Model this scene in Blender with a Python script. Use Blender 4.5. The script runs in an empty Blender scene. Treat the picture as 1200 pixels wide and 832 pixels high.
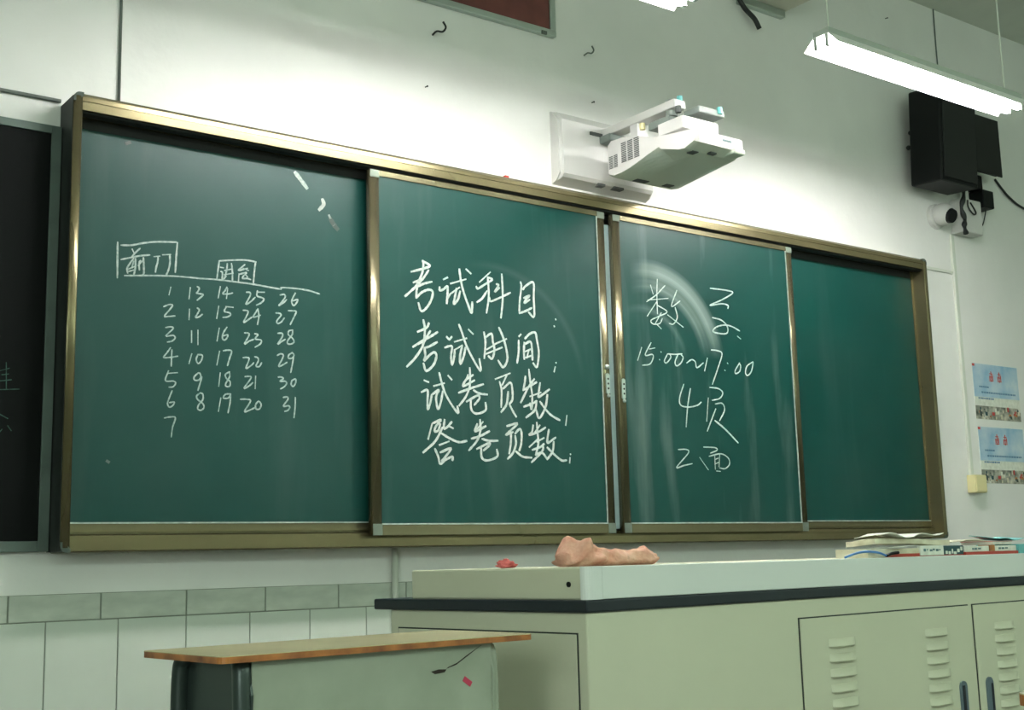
import bpy, bmesh, math, random
from mathutils import Vector, Matrix, noise
random.seed(7)
S = bpy.context.scene
COL = S.collection
ZO = 0.94            # all heights below are measured from the blackboard's lower edge; floor = -ZO

# ---------------------------------------------------------------- camera
cam_d = bpy.data.cameras.new('camera'); cam = bpy.data.objects.new('camera', cam_d); COL.objects.link(cam)
cam_d.sensor_width = 36.0; cam_d.lens = 36.0 * 1486.2 / 1200.0; cam_d.clip_start = 0.05
def cam_matrix(yaw, pitch, roll):
    f = Vector((math.sin(yaw)*math.cos(pitch), math.cos(yaw)*math.cos(pitch), math.sin(pitch)))
    r = Vector((math.cos(yaw), -math.sin(yaw), 0)); u = r.cross(f)
    c, s = math.cos(roll), math.sin(roll)
    r2 = c*r + s*u; u2 = -s*r + c*u
    return Matrix(((r2.x, u2.x, -f.x), (r2.y, u2.y, -f.y), (r2.z, u2.z, -f.z)))
cam.matrix_world = Matrix.Translation((-1.0878, -3.4945, -0.0564+ZO)) @ cam_matrix(0.6445, 0.1618, -0.0263).to_4x4()
S.camera = cam
# ---------------------------------------------------------------- world, daylight, exposure
W = bpy.data.worlds.new('world'); S.world = W; W.use_nodes = True
W.node_tree.nodes['Background'].inputs[0].default_value = (0.55, 0.68, 0.62, 1)
W.node_tree.nodes['Background'].inputs[1].default_value = 0.6
S.view_settings.view_transform = 'Standard'; S.view_settings.look = 'None'
S.view_settings.gamma = 1.0; S.view_settings.exposure = 1.98
TUBE = 25.0          # emission of the two blackboard lamps' tubes
ROOM = 7.5          # emission of the front row of classroom ceiling tubes
REAR = 100.0          # rear row
WINDOW_FILL = 42.0           # daylight energy (W), lamp outside the added, unseen left window
a_d = bpy.data.lights.new('window_fill', 'AREA'); a_d.shape = 'RECTANGLE'; a_d.size = 2.6; a_d.size_y = 1.3; a_d.energy = WINDOW_FILL
a_d.color = (0.88, 1.0, 0.92)
a_o = bpy.data.objects.new('window_fill', a_d); COL.objects.link(a_o)
a_o.location = (-3.75, -4.6, 0.75+ZO); a_o.rotation_euler = (0, math.radians(-90), 0)

# ---------------------------------------------------------------- materials
def lin(c): return tuple(((x/255)/12.92 if x/255 <= .04045 else ((x/255+.055)/1.055)**2.4) for x in c)
def mat(name, rgb, rough=.6, metal=0, spec=.5, var=0.0, vscale=8.0, bump=0.0, bscale=60.0, rgb2=None, emit=0, stretch=None, detail=4):
    m = bpy.data.materials.new(name); m.use_nodes = True
    nt = m.node_tree; b = nt.nodes['Principled BSDF']
    c = lin(rgb); b.inputs['Base Color'].default_value = (*c, 1)
    b.inputs['Roughness'].default_value = rough; b.inputs['Metallic'].default_value = metal
    b.inputs['Specular IOR Level'].default_value = spec
    tc = nt.nodes.new('ShaderNodeTexCoord'); mp = nt.nodes.new('ShaderNodeMapping'); nt.links.new(tc.outputs['Object'], mp.inputs[0])
    if stretch: mp.inputs['Scale'].default_value = stretch
    if var or rgb2:
        n = nt.nodes.new('ShaderNodeTexNoise'); n.inputs['Scale'].default_value = vscale; n.inputs['Detail'].default_value = detail
        nt.links.new(mp.outputs[0], n.inputs['Vector'])
        r = nt.nodes.new('ShaderNodeValToRGB'); r.color_ramp.elements[0].position = .3; r.color_ramp.elements[1].position = .7
        c2 = lin(rgb2) if rgb2 else tuple(x*(1-var) for x in c)
        r.color_ramp.elements[0].color = (*c2, 1); r.color_ramp.elements[1].color = (*c, 1)
        nt.links.new(n.outputs['Fac'], r.inputs[0]); nt.links.new(r.outputs[0], b.inputs['Base Color'])
    if bump:
        n = nt.nodes.new('ShaderNodeTexNoise'); n.inputs['Scale'].default_value = bscale; n.inputs['Detail'].default_value = 4
        nt.links.new(mp.outputs[0], n.inputs['Vector'])
        bp = nt.nodes.new('ShaderNodeBump'); bp.inputs['Strength'].default_value = bump; bp.inputs['Distance'].default_value = .01
        nt.links.new(n.outputs['Fac'], bp.inputs['Height']); nt.links.new(bp.outputs[0], b.inputs['Normal'])
    if emit:
        b.inputs['Emission Color'].default_value = (*c, 1); b.inputs['Emission Strength'].default_value = emit
    return m

def node_math(nt, op, a, b=None):
    n = nt.nodes.new('ShaderNodeMath'); n.operation = op
    for i, v in enumerate((a, b)):
        if v is None: continue
        if isinstance(v, (int, float)): n.inputs[i].default_value = v
        else: nt.links.new(v, n.inputs[i])
    return n.outputs[0]

def board_mat(name, rgb, rough, smears=()):
    """green steel writing surface; wiped chalk dust: faint clouds, vertical streaks and (cx, cz, r, width, a0, a1, k) arcs"""
    m = bpy.data.materials.new(name); m.use_nodes = True
    nt = m.node_tree; b = nt.nodes['Principled BSDF']
    b.inputs['Specular IOR Level'].default_value = .32
    tc = nt.nodes.new('ShaderNodeTexCoord')
    sp = nt.nodes.new('ShaderNodeSeparateXYZ'); nt.links.new(tc.outputs['Object'], sp.inputs[0])
    X, Z = sp.outputs[0], sp.outputs[2]
    def nz(scale, stretch, lo, hi):
        mp = nt.nodes.new('ShaderNodeMapping'); mp.inputs['Scale'].default_value = stretch
        nt.links.new(tc.outputs['Object'], mp.inputs[0])
        n = nt.nodes.new('ShaderNodeTexNoise'); n.inputs['Scale'].default_value = scale; n.inputs['Detail'].default_value = 5
        nt.links.new(mp.outputs[0], n.inputs['Vector'])
        r = nt.nodes.new('ShaderNodeMapRange'); r.inputs['From Min'].default_value = lo; r.inputs['From Max'].default_value = hi
        nt.links.new(n.outputs['Fac'], r.inputs['Value']); return r.outputs[0]
    cloud = node_math(nt, 'MULTIPLY', nz(2.2, (1, 1, 1), .4, .8), .012)
    streak = node_math(nt, 'MULTIPLY', nz(9, (1, 1, .12), .55, .8), .02 if not smears else (.15 if name.endswith('smeared') else .035))
    dust = node_math(nt, 'ADD', cloud, streak)
    for (cx, cz, rad, wd, k) in smears:
        dx = node_math(nt, 'SUBTRACT', X, cx); dz = node_math(nt, 'SUBTRACT', Z, cz)
        d = node_math(nt, 'SQRT', node_math(nt, 'ADD', node_math(nt, 'MULTIPLY', dx, dx), node_math(nt, 'MULTIPLY', dz, dz)))
        t = node_math(nt, 'DIVIDE', node_math(nt, 'SUBTRACT', d, rad), wd)
        band = nt.nodes.new('ShaderNodeMapRange'); band.inputs['From Min'].default_value = 1; band.inputs['From Max'].default_value = 0
        nt.links.new(node_math(nt, 'ABSOLUTE', t), band.inputs['Value'])
        right = nt.nodes.new('ShaderNodeMapRange'); right.inputs['From Min'].default_value = -.10; right.inputs['From Max'].default_value = .05
        nt.links.new(dx, right.inputs['Value'])
        up = nt.nodes.new('ShaderNodeMapRange'); up.inputs['From Min'].default_value = .03; up.inputs['From Max'].default_value = .17
        nt.links.new(dz, up.inputs['Value'])
        mp2 = nt.nodes.new('ShaderNodeCombineXYZ'); nt.links.new(node_math(nt, 'MULTIPLY', d, 60), mp2.inputs[0])
        n2 = nt.nodes.new('ShaderNodeTexNoise'); n2.inputs['Scale'].default_value = 1; nt.links.new(mp2.outputs[0], n2.inputs['Vector'])
        v = node_math(nt, 'MULTIPLY', node_math(nt, 'MULTIPLY', band.outputs[0], right.outputs[0]), node_math(nt, 'MULTIPLY', up.outputs[0], k))
        v = node_math(nt, 'MULTIPLY', v, node_math(nt, 'ADD', n2.outputs['Fac'], .35))
        dust = node_math(nt, 'ADD', dust, v)
    mx = nt.nodes.new('ShaderNodeMix'); mx.data_type = 'RGBA'
    nt.links.new(dust, mx.inputs[0]); mx.inputs[6].default_value = (*lin(rgb), 1); mx.inputs[7].default_value = (*lin((215, 228, 220)), 1)
    nt.links.new(mx.outputs[2], b.inputs['Base Color'])
    b.inputs['Roughness'].default_value = rough
    return m

M = {}
M['wall'] = mat('painted_plaster', (236, 236, 232), .85, var=.07, vscale=3, bump=.12, bscale=25)
M['side_wall'] = mat('side_wall_dimmed', (168, 174, 164), .85)  # unseen walls toned down to weaken the bounced light
M['ceiling'] = mat('ceiling_paint', (212, 216, 206), .9, var=.05)
M['floor'] = mat('terrazzo', (104, 104, 96), .5, var=.25, vscale=60)
M['tile'] = mat('glazed_tile', (206, 214, 203), .25, var=.04, vscale=4)
M['border'] = mat('marbled_border_tile', (206, 212, 200), .25, rgb2=(176, 184, 173), vscale=14, stretch=(.6, 1, 1.6), detail=8)
M['grout'] = mat('tile_grout', (140, 146, 134), .9)
M['gold'] = mat('champagne_aluminium', (124, 116, 86), .27, .72, var=.08, vscale=5)
M['gold_in'] = mat('dull_aluminium', (122, 116, 90), .25, .72, var=.08, vscale=7)
M['alu'] = mat('pale_aluminium', (190, 200, 194), .4, .9, var=.15, vscale=6)
M['grey_frame'] = mat('weathered_grey_frame', (104, 118, 112), .5, .3, var=.3, vscale=9)
M['lip'] = mat('chalky_bead', (172, 182, 174), .8, var=.35, vscale=50)
M['cap'] = mat('corner_plastic', (60, 74, 66), .5)
M['cavity'] = mat('dark_track', (26, 28, 27), .7)
M['board'] = board_mat('green_board', (2, 59, 53), .38)
M['board_used'] = board_mat('green_board_smeared', (2, 59, 53), .38, [(.22, .69, .350, .050, .34), (.22, .69, .290, .03, .22), (.18, .67, .22, .02, .10)])
M['board_wiped'] = board_mat('green_board_wiped', (2, 59, 53), .38, [(-.55, .55, .42, .02, .035)])
M['black_board'] = mat('black_board', (13, 16, 16), .7, spec=.15, var=.3, vscale=3)
M['chalk1'] = mat('chalk_faint', (186, 194, 188), .95, rgb2=(122, 146, 138), vscale=90)
M['chalk2'] = mat('chalk_bold', (214, 214, 210), .95, rgb2=(168, 182, 174), vscale=90)
M['chalk3'] = mat('chalk_thin', (204, 208, 204), .95, rgb2=(150, 174, 164), vscale=90)
M['chalk0'] = mat('chalk_old', (70, 110, 98), .95, rgb2=(40, 62, 56), vscale=60)
M['white_pl'] = mat('white_plastic', (208, 208, 204), .45)
M['grey_pl'] = mat('grey_plastic', (120, 130, 124), .5)
M['under_pl'] = mat('projector_underside', (205, 214, 200), .6)
M['vent'] = mat('vent_slot', (80, 84, 82), .7)
M['black'] = mat('black_plastic', (11, 14, 15), .5, spec=.25)
M['dark'] = mat('dark_cable', (30, 34, 34), .5)
M['pipe'] = mat('pvc_pipe', (214, 218, 206), .45)
M['pipe_d'] = mat('grey_conduit', (96, 104, 98), .6)
M['cream'] = mat('cream_plastic', (222, 212, 160), .45)
M['box_cream'] = mat('aged_box_cream', (206, 204, 190), .5)
M['side_shade'] = mat('frame_side_shade', (38, 42, 40), .5, var=.3, vscale=6)  # shade on the frame's outer sides, put into the colour
M['conduit_faint'] = mat('faint_conduit', (104, 114, 108), .7)
M['post'] = mat('pale_painted_post', (150, 172, 172), .4)
M['dull'] = mat('dull_corner_metal', (112, 124, 112), .55, .4)
M['body_w'] = mat('projector_white', (196, 196, 192), .45)
M['cab'] = mat('lectern_steel', (212, 212, 188), .5, var=.05, vscale=3)
M['strip'] = mat('lectern_lid_strip', (226, 230, 226), .4)
M['slab'] = mat('dark_slab', (26, 36, 44), .4, var=.2, vscale=10)
M['gap'] = mat('seam_shadow_gap', (52, 58, 52), .8)
M['handle'] = mat('blue_grey_handle', (120, 136, 150), .35, .6)
M['recess'] = mat('handle_recess', (22, 30, 40), .5)
M['wood'] = mat('laminate_top', (200, 190, 150), .26, var=.12, vscale=6)
M['edge'] = mat('bare_wood_edge', (200, 128, 66), .4, rgb2=(120, 70, 38), vscale=22)
M['sheet'] = mat('desk_sheet_metal', (170, 178, 160), .55, rgb2=(150, 158, 140), vscale=9)
M['legd'] = mat('dark_green_leg', (58, 70, 66), .35, .3)
M['rust'] = mat('rust_mark', (46, 36, 28), .8)
M['sticker'] = mat('pink_sticker', (196, 60, 88), .6)
M['refl'] = mat('lamp_reflector', (240, 240, 236), .5)
M['lampbox'] = mat('lamp_housing', (176, 184, 174), .5)
M['tube'] = mat('lit_tube', (255, 252, 251), .5, emit=TUBE)
M['room_tube'] = mat('lit_room_tube', (230, 255, 234), .5, emit=ROOM)
M['rear_tube'] = mat('lit_rear_tube', (232, 255, 238), .5, emit=REAR)
M['cloth'] = mat('pink_cloth', (238, 194, 170), .9, rgb2=(214, 142, 120), vscale=30, bump=.4, bscale=120)
M['cloth2'] = mat('rose_cloth', (226, 120, 112), .9, rgb2=(196, 90, 86), vscale=60, bump=.4, bscale=120)
M['paper'] = mat('cream_paper', (226, 222, 200), .8, rgb2=(200, 194, 168), vscale=25)
M['paper_w'] = mat('white_paper', (236, 238, 228), .8, rgb2=(210, 212, 200), vscale=40)
M['red'] = mat('red_cover', (176, 62, 48), .5)
M['red_board'] = mat('dark_red_panel', (116, 60, 54), .5, rgb2=(96, 46, 44), vscale=12)
M['teal'] = mat('teal_cover', (30, 72, 78), .5)
M['cyan'] = mat('cyan_plastic', (112, 190, 190), .4)
M['blue'] = mat('blue_cable', (66, 124, 190), .4)
M['print'] = mat('grey_print', (90, 120, 124), .8)
M['sky'] = mat('poster_sky', (126, 176, 208), .4, rgb2=(206, 220, 226), vscale=9, detail=6)
M['town'] = mat('poster_town', (210, 206, 190), .4, rgb2=(58, 70, 62), vscale=26, detail=3)
M['redink'] = mat('poster_red_ink', (196, 66, 60), .6)
M['blueink'] = mat('poster_blue_ink', (86, 126, 160), .6)
M['glassm'] = None
# ---------------------------------------------------------------- mesh helpers
def BM(): return bmesh.new()
def box(bm, x0, x1, y0, y1, z0, z1, bev=0):
    v = [bm.verts.new((x, y, z)) for x in (x0, x1) for y in (y0, y1) for z in (z0, z1)]
    fs = [bm.faces.new([v[i] for i in q]) for q in ((0,1,3,2), (4,6,7,5), (0,4,5,1), (2,3,7,6), (0,2,6,4), (1,5,7,3))]
    if bev:
        es = {e for f in fs for e in f.edges}
        bmesh.ops.bevel(bm, geom=list(es), offset=bev, segments=2, profile=.5, affect='EDGES')
    return bm
def prism(bm, pts, a, b, axis='x', cap=True):
    """extrude a closed outline: axis x -> pts are (y,z); y -> (x,z); z -> (x,y)"""
    def P(t, p):
        return (t, p[0], p[1]) if axis == 'x' else ((p[0], t, p[1]) if axis == 'y' else (p[0], p[1], t))
    A = [bm.verts.new(P(a, p)) for p in pts]; B = [bm.verts.new(P(b, p)) for p in pts]
    n = len(pts)
    for i in range(n): bm.faces.new((A[i], A[(i+1) % n], B[(i+1) % n], B[i]))
    if cap: bm.faces.new(A[::-1]); bm.faces.new(B)
    bmesh.ops.recalc_face_normals(bm, faces=bm.faces)
    return bm
def tube(bm, pts, r, seg=8, closed_ends=True):
    pts = [Vector(p) for p in pts]; rings = []
    a = None
    for i, p in enumerate(pts):
        d = (pts[min(i+1, len(pts)-1)] - pts[max(i-1, 0)]).normalized()
        if a is None:
            a = d.cross(Vector((0, 0, 1)))
            if a.length < .2: a = d.cross(Vector((0, 1, 0)))
        else:
            a = a - d*a.dot(d)          # carry the frame along the path
        a.normalize(); b = d.cross(a)
        rr = r[i] if isinstance(r, (list, tuple)) else r
        rings.append([bm.verts.new(p + rr*(math.cos(t)*a + math.sin(t)*b)) for t in [2*math.pi*k/seg for k in range(seg)]])
    for A, B in zip(rings, rings[1:]):
        for k in range(seg): bm.faces.new((A[k], A[(k+1) % seg], B[(k+1) % seg], B[k]))
    if closed_ends: bm.faces.new(rings[0][::-1]); bm.faces.new(rings[-1])
    bmesh.ops.recalc_face_normals(bm, faces=bm.faces)
    return bm
def spline(pts, n=6):
    if len(pts) < 3: return [Vector(p) for p in pts]
    P = [Vector(p) for p in pts]; P = [2*P[0]-P[1]] + P + [2*P[-1]-P[-2]]; out = []
    for i in range(1, len(P)-2):
        for k in range(n):
            t = k/n
            out.append(.5*((2*P[i]) + (P[i+1]-P[i-1])*t + (2*P[i-1]-5*P[i]+4*P[i+1]-P[i+2])*t*t + (3*P[i]-P[i-1]-3*P[i+1]+P[i+2])*t**3))
    out.append(P[-2]); return out
def finish(name, bm, m, smooth=False, uvs=None):
    me = bpy.data.meshes.new(name); bm.to_mesh(me); bm.free()
    for mm in (m if isinstance(m, (list, tuple)) else [m]): me.materials.append(mm)
    if smooth:
        for p in me.polygons: p.use_smooth = True
    return me
ORG = {}
def thing(name, label, cat, loc=(0, 0, 0), rotz=0, group=None):
    o = bpy.data.objects.new(name, None); COL.objects.link(o); o.empty_display_size = .1
    o.location = (loc[0], loc[1], loc[2] + ZO); o.rotation_euler = (0, 0, rotz)
    o['label'] = label; o['category'] = cat
    if group: o['group'] = group
    ORG[o.name] = Vector(loc) if not rotz else Vector((0, 0, loc[2]))
    return o
def part(name, bm, m, parent, smooth=False, label=None, kind=None, mesh=None):
    """bm in board-relative world coordinates (or, under a rotated thing, in its local x/y and relative z)"""
    org = ORG[parent.name]
    if mesh is None:
        bmesh.ops.translate(bm, verts=bm.verts, vec=-org); mesh = finish(name, bm, m, smooth)
    o = bpy.data.objects.new(name, mesh); COL.objects.link(o); o.parent = parent; ORG[o.name] = org
    if label: o['label'] = label
    if kind: o['kind'] = kind
    return o
def single(name, bm, m, label, cat, group=None, smooth=False, kind=None):
    """a one-mesh thing; origin at the middle of its base"""
    xs = [v.co.x for v in bm.verts]; ys = [v.co.y for v in bm.verts]; zs = [v.co.z for v in bm.verts]
    c = Vector(((min(xs)+max(xs))/2, (min(ys)+max(ys))/2, min(zs)))
    bmesh.ops.translate(bm, verts=bm.verts, vec=-c)
    o = bpy.data.objects.new(name, finish(name, bm, m, smooth)); COL.objects.link(o); o.location = c + Vector((0, 0, ZO))
    ORG[o.name] = c
    if label: o['label'] = label
    if cat: o['category'] = cat
    if group: o['group'] = group
    if kind: o['kind'] = kind
    return o
def struct(name, bm, m):
    bmesh.ops.translate(bm, verts=bm.verts, vec=(0, 0, ZO))
    o = bpy.data.objects.new(name, finish(name, bm, m)); COL.objects.link(o); o['kind'] = 'structure'
    ORG[o.name] = Vector((0, 0, -ZO)); return o
def ribbon(bm, pts, w, y, th=.0006):
    """a chalk stroke: a flat raised ribbon on the plane y, facing the room"""
    P = spline([(p[0], p[1], 0) for p in pts], 5); n = len(P); L = []; 
    for i, p in enumerate(P):
        d = (P[min(i+1, n-1)] - P[max(i-1, 0)])
        if d.length < 1e-6: d = Vector((1, 0, 0))
        d.normalize(); q = Vector((-d.y, d.x, 0))
        e = .72 if i in (0, n-1) else 1.0
        h = w*.5*e*(1 + random.uniform(-.14, .14))
        if i == 0: p = p - d*w*.3
        if i == n-1: p = p + d*w*.3
        L.append((p+q*h, p-q*h))
    a = [bm.verts.new((l.x, y-th, l.y)) for l, _ in L]; b = [bm.verts.new((r.x, y-th, r.y)) for _, r in L]
    a2 = [bm.verts.new((l.x, y, l.y)) for l, _ in L]; b2 = [bm.verts.new((r.x, y, r.y)) for _, r in L]
    for i in range(n-1):
        bm.faces.new((a[i], a[i+1], b[i+1], b[i])); bm.faces.new((a2[i], a2[i+1], a[i+1], a[i])); bm.faces.new((b[i], b[i+1], b2[i+1], b2[i]))
    bm.faces.new((a[0], b[0], b2[0], a2[0])); bm.faces.new((a[-1], a2[-1], b2[-1], b[-1]))
def glyphs(data, y, m, parent, name='chalk_writing'):
    for w, sts in data:
        bm = BM()
        for k, st in enumerate(sts): ribbon(bm, [(u*1e-4, v*1e-4) for u, v in st], w, y, .0006+.00012*k)
        bmesh.ops.recalc_face_normals(bm, faces=bm.faces)
        part(name, bm, m, parent)
CH1=[(0.00529,[[(1610,8956),(1617,8429),(1626,7895)],[(1712,8883),(2033,8925),(2399,9038),(2793,9127),(3394,9196)],[(3428,9185),(3401,8760),(3376,8260)]]),(0.00509,[[(2047,8807),(2098,8716)],[(2283,8859),(2146,8711),(2041,8568)],[(1723,8453),(2148,8592),(2364,8652),(2581,8697)],[(2096,8532),(2002,8390),(1910,8217),(1928,8069)],[(2150,8538),(2155,8279),(2108,8014)],[(1943,8189),(2144,8299)],[(1965,8127),(2125,8189)],[(2098,8445),(2049,8245)],[(2302,8492),(2261,8400),(2276,8207)],[(2387,8589),(2403,8374),(2408,8114),(2334,8036)],[(2241,8333),(2367,8500)]]),(0.00514,[[(2714,8663),(2889,8700)],[(2835,8667),(2827,8513),(2786,8355),(2767,8200)],[(2977,8751),(3221,8793)],[(3199,8779),(3204,8515),(3163,8312),(3089,8117)]]),(0.00504,[[(1840,7985),(2680,8082),(3337,8142),(3907,8161),(4179,8166),(4695,8191),(5219,8190),(5932,8179),(6808,8128),(6882,8181),(7405,8204),(7859,8184),(8223,8118)]]),(0.00507,[[(4775,8787),(4743,8531),(4702,8192)],[(4775,8787),(5213,8864),(5639,8917),(5999,8903)],[(5981,8884),(5947,8606),(5914,8228)]]),(0.00482,[[(4812,8590),(4917,8586)],[(4831,8458),(4883,8431),(4886,8213),(5007,8328)],[(4953,8506),(5215,8588)],[(4954,8372),(5234,8455)],[(5038,8735),(5022,8531),(4955,8255)],[(5178,8752),(5209,8486),(5212,8200)]]),(0.00489,[[(5622,8772),(5498,8655),(5410,8560),(5713,8664)],[(5570,8647),(5749,8600)],[(5429,8461),(5414,8206)],[(5447,8446),(5678,8524),(5572,8393),(5555,8323),(5715,8341),(5823,8320)],[(5643,8452),(5715,8392)]]),(0.00444,[[(3248,7795),(3196,7555)]]),(0.00472,[[(3858,7846),(3822,7495)],[(4076,7901),(4142,7861),(4095,7745),(4063,7694),(4259,7683),(4227,7616),(4082,7484)]]),(0.0048,[[(4819,7983),(4756,7624)],[(5037,7991),(4971,7871),(4905,7768),(5107,7789),(5224,7828)],[(5061,7945),(5024,7636)]]),(0.00486,[[(5682,7903),(5806,7901),(5807,7799),(5670,7522),(5839,7627),(5978,7773)],[(6054,7987),(6040,7823),(6212,7783),(6276,7730),(6182,7618),(6026,7529)],[(6055,7943),(6290,7968)]]),(0.00495,[[(6830,7936),(6974,7967),(7006,7881),(6879,7704),(6783,7590),(6943,7695),(7055,7811)],[(7362,8053),(7281,7909),(7233,7755),(7298,7642),(7395,7727),(7443,7851),(7265,7788)]]),(0.00441,[[(3038,7180),(3201,7259),(3312,7255),(3235,7122),(3065,6895),(3207,6902),(3391,6935)]]),(0.0047,[[(3843,7183),(3832,6862)],[(4086,7244),(4152,7197),(4104,7082),(4035,6950),(4138,6975),(4252,7065)]]),(0.00477,[[(4776,7371),(4714,6983)],[(5027,7380),(4961,7229),(5130,7198),(5164,7137),(5064,7064),(4914,7033)],[(5010,7378),(5246,7379)]]),(0.00483,[[(5579,7323),(5718,7322),(5734,7237),(5598,6948),(5720,7017),(5874,7134)],[(6074,7416),(5997,7291),(5920,7138),(6153,7219)],[(6074,7401),(6107,7185),(6062,6918)]]),(0.00491,[[(6689,7344),(6816,7342),(6864,7287),(6722,7096),(6754,7011),(6881,7081),(6976,7209)],[(7120,7460),(7265,7469),(7395,7457),(7314,7271),(7186,7021)]]),(0.00439,[[(3113,6559),(3276,6592),(3341,6542),(3124,6307),(3344,6341),(3409,6269),(3316,6169),(3174,6126)]]),(0.00468,[[(3918,6531),(3923,6173)],[(4118,6565),(4125,6127)]]),(0.00475,[[(4801,6689),(4733,6287)],[(5051,6743),(4936,6558),(4904,6396),(4972,6332),(5054,6409),(5077,6507),(4937,6463)]]),(0.00481,[[(5631,6618),(5770,6615),(5770,6529),(5634,6272),(5787,6371),(5941,6442)],[(5971,6619),(6080,6599),(5987,6460),(6190,6434),(6159,6315),(5989,6199)]]),(0.00489,[[(6755,6701),(6898,6714),(6914,6612),(6756,6358),(6883,6448),(7011,6532)],[(7267,6850),(7138,6809),(7122,6689),(7267,6583),(7316,6469),(7203,6395),(7091,6406),(7107,6511),(7251,6700),(7267,6850)]]),(0.00438,[[(3272,5964),(3165,5802),(3067,5657),(3262,5671),(3498,5726)],[(3314,5906),(3309,5675),(3304,5413)]]),(0.00472,[[(4820,5979),(4736,5548)],[(4940,6003),(5090,6035),(5210,6010),(5152,5806),(5080,5558)]]),(0.00465,[[(3935,5831),(3853,5530)],[(4123,5814),(4076,5671),(4143,5551),(4239,5651),(4269,5810),(4123,5824)]]),(0.00477,[[(5592,5839),(5714,5854),(5792,5811),(5687,5516),(5855,5614),(5946,5707)],[(5976,5897),(6069,5875),(6101,5790),(6024,5612),(6133,5605),(6210,5726)]]),(0.00486,[[(6742,5999),(6853,6057),(6948,6029),(6917,5910),(6791,5660),(6949,5722),(7077,5804)],[(7268,6128),(7140,6044),(7124,5940),(7253,5949),(7317,6057),(7252,6126)],[(7307,6027),(7269,5789),(7205,5490)]]),(0.00435,[[(3222,5268),(3133,4972),(3369,4972),(3449,4916),(3372,4804),(3246,4781)],[(3207,5191),(3497,5232)]]),(0.00464,[[(4131,5254),(4020,5138),(4037,5046),(4166,5054),(4230,5151),(4196,5258),(4131,5263)],[(4262,5154),(4201,4932),(4145,4743)]]),(0.0047,[[(4850,5318),(4806,4908)],[(5149,5370),(5017,5282),(5051,5159),(5169,5072),(5154,4929),(5037,4922),(5036,5016),(5151,5212),(5149,5354)]]),(0.00476,[[(5658,5256),(5796,5274),(5858,5226),(5631,4897),(5798,4979),(5920,5087)],[(6011,5294),(5999,4905)]]),(0.00484,[[(6776,5316),(6887,5323),(6951,5283),(6840,5189),(7015,5200),(7063,5130),(6983,5023),(6857,4949)],[(7238,5229),(7366,5296),(7383,5194),(7303,5057),(7222,5111),(7238,5214)]]),(0.00434,[[(3342,4680),(3252,4446),(3208,4292),(3273,4189),(3381,4256),(3411,4349),(3270,4326)]]),(0.00463,[[(4221,4670),(4109,4571),(4143,4465),(4306,4351),(4340,4229),(4244,4147),(4147,4188),(4177,4313),(4304,4474),(4302,4629),(4221,4670)]]),(0.00467,[[(4876,4553),(4805,4144)],[(5190,4696),(5023,4670),(4958,4557),(5124,4567),(5190,4680)],[(5190,4696),(5176,4428),(5113,4112)]]),(0.00472,[[(5512,4549),(5710,4560),(5848,4511),(5652,4188),(5804,4224),(6003,4319)],[(6109,4525),(6017,4406),(6034,4278),(6142,4283),(6203,4415),(6140,4521)]]),(0.00483,[[(6953,4687),(7080,4709),(7112,4638),(6954,4412),(7112,4434),(7176,4394),(7113,4289),(7002,4249)],[(7367,4710),(7361,4418),(7321,4067)]]),(0.00429,[[(3123,3864),(3294,3902),(3457,3886),(3377,3603),(3342,3315)]])]
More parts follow.
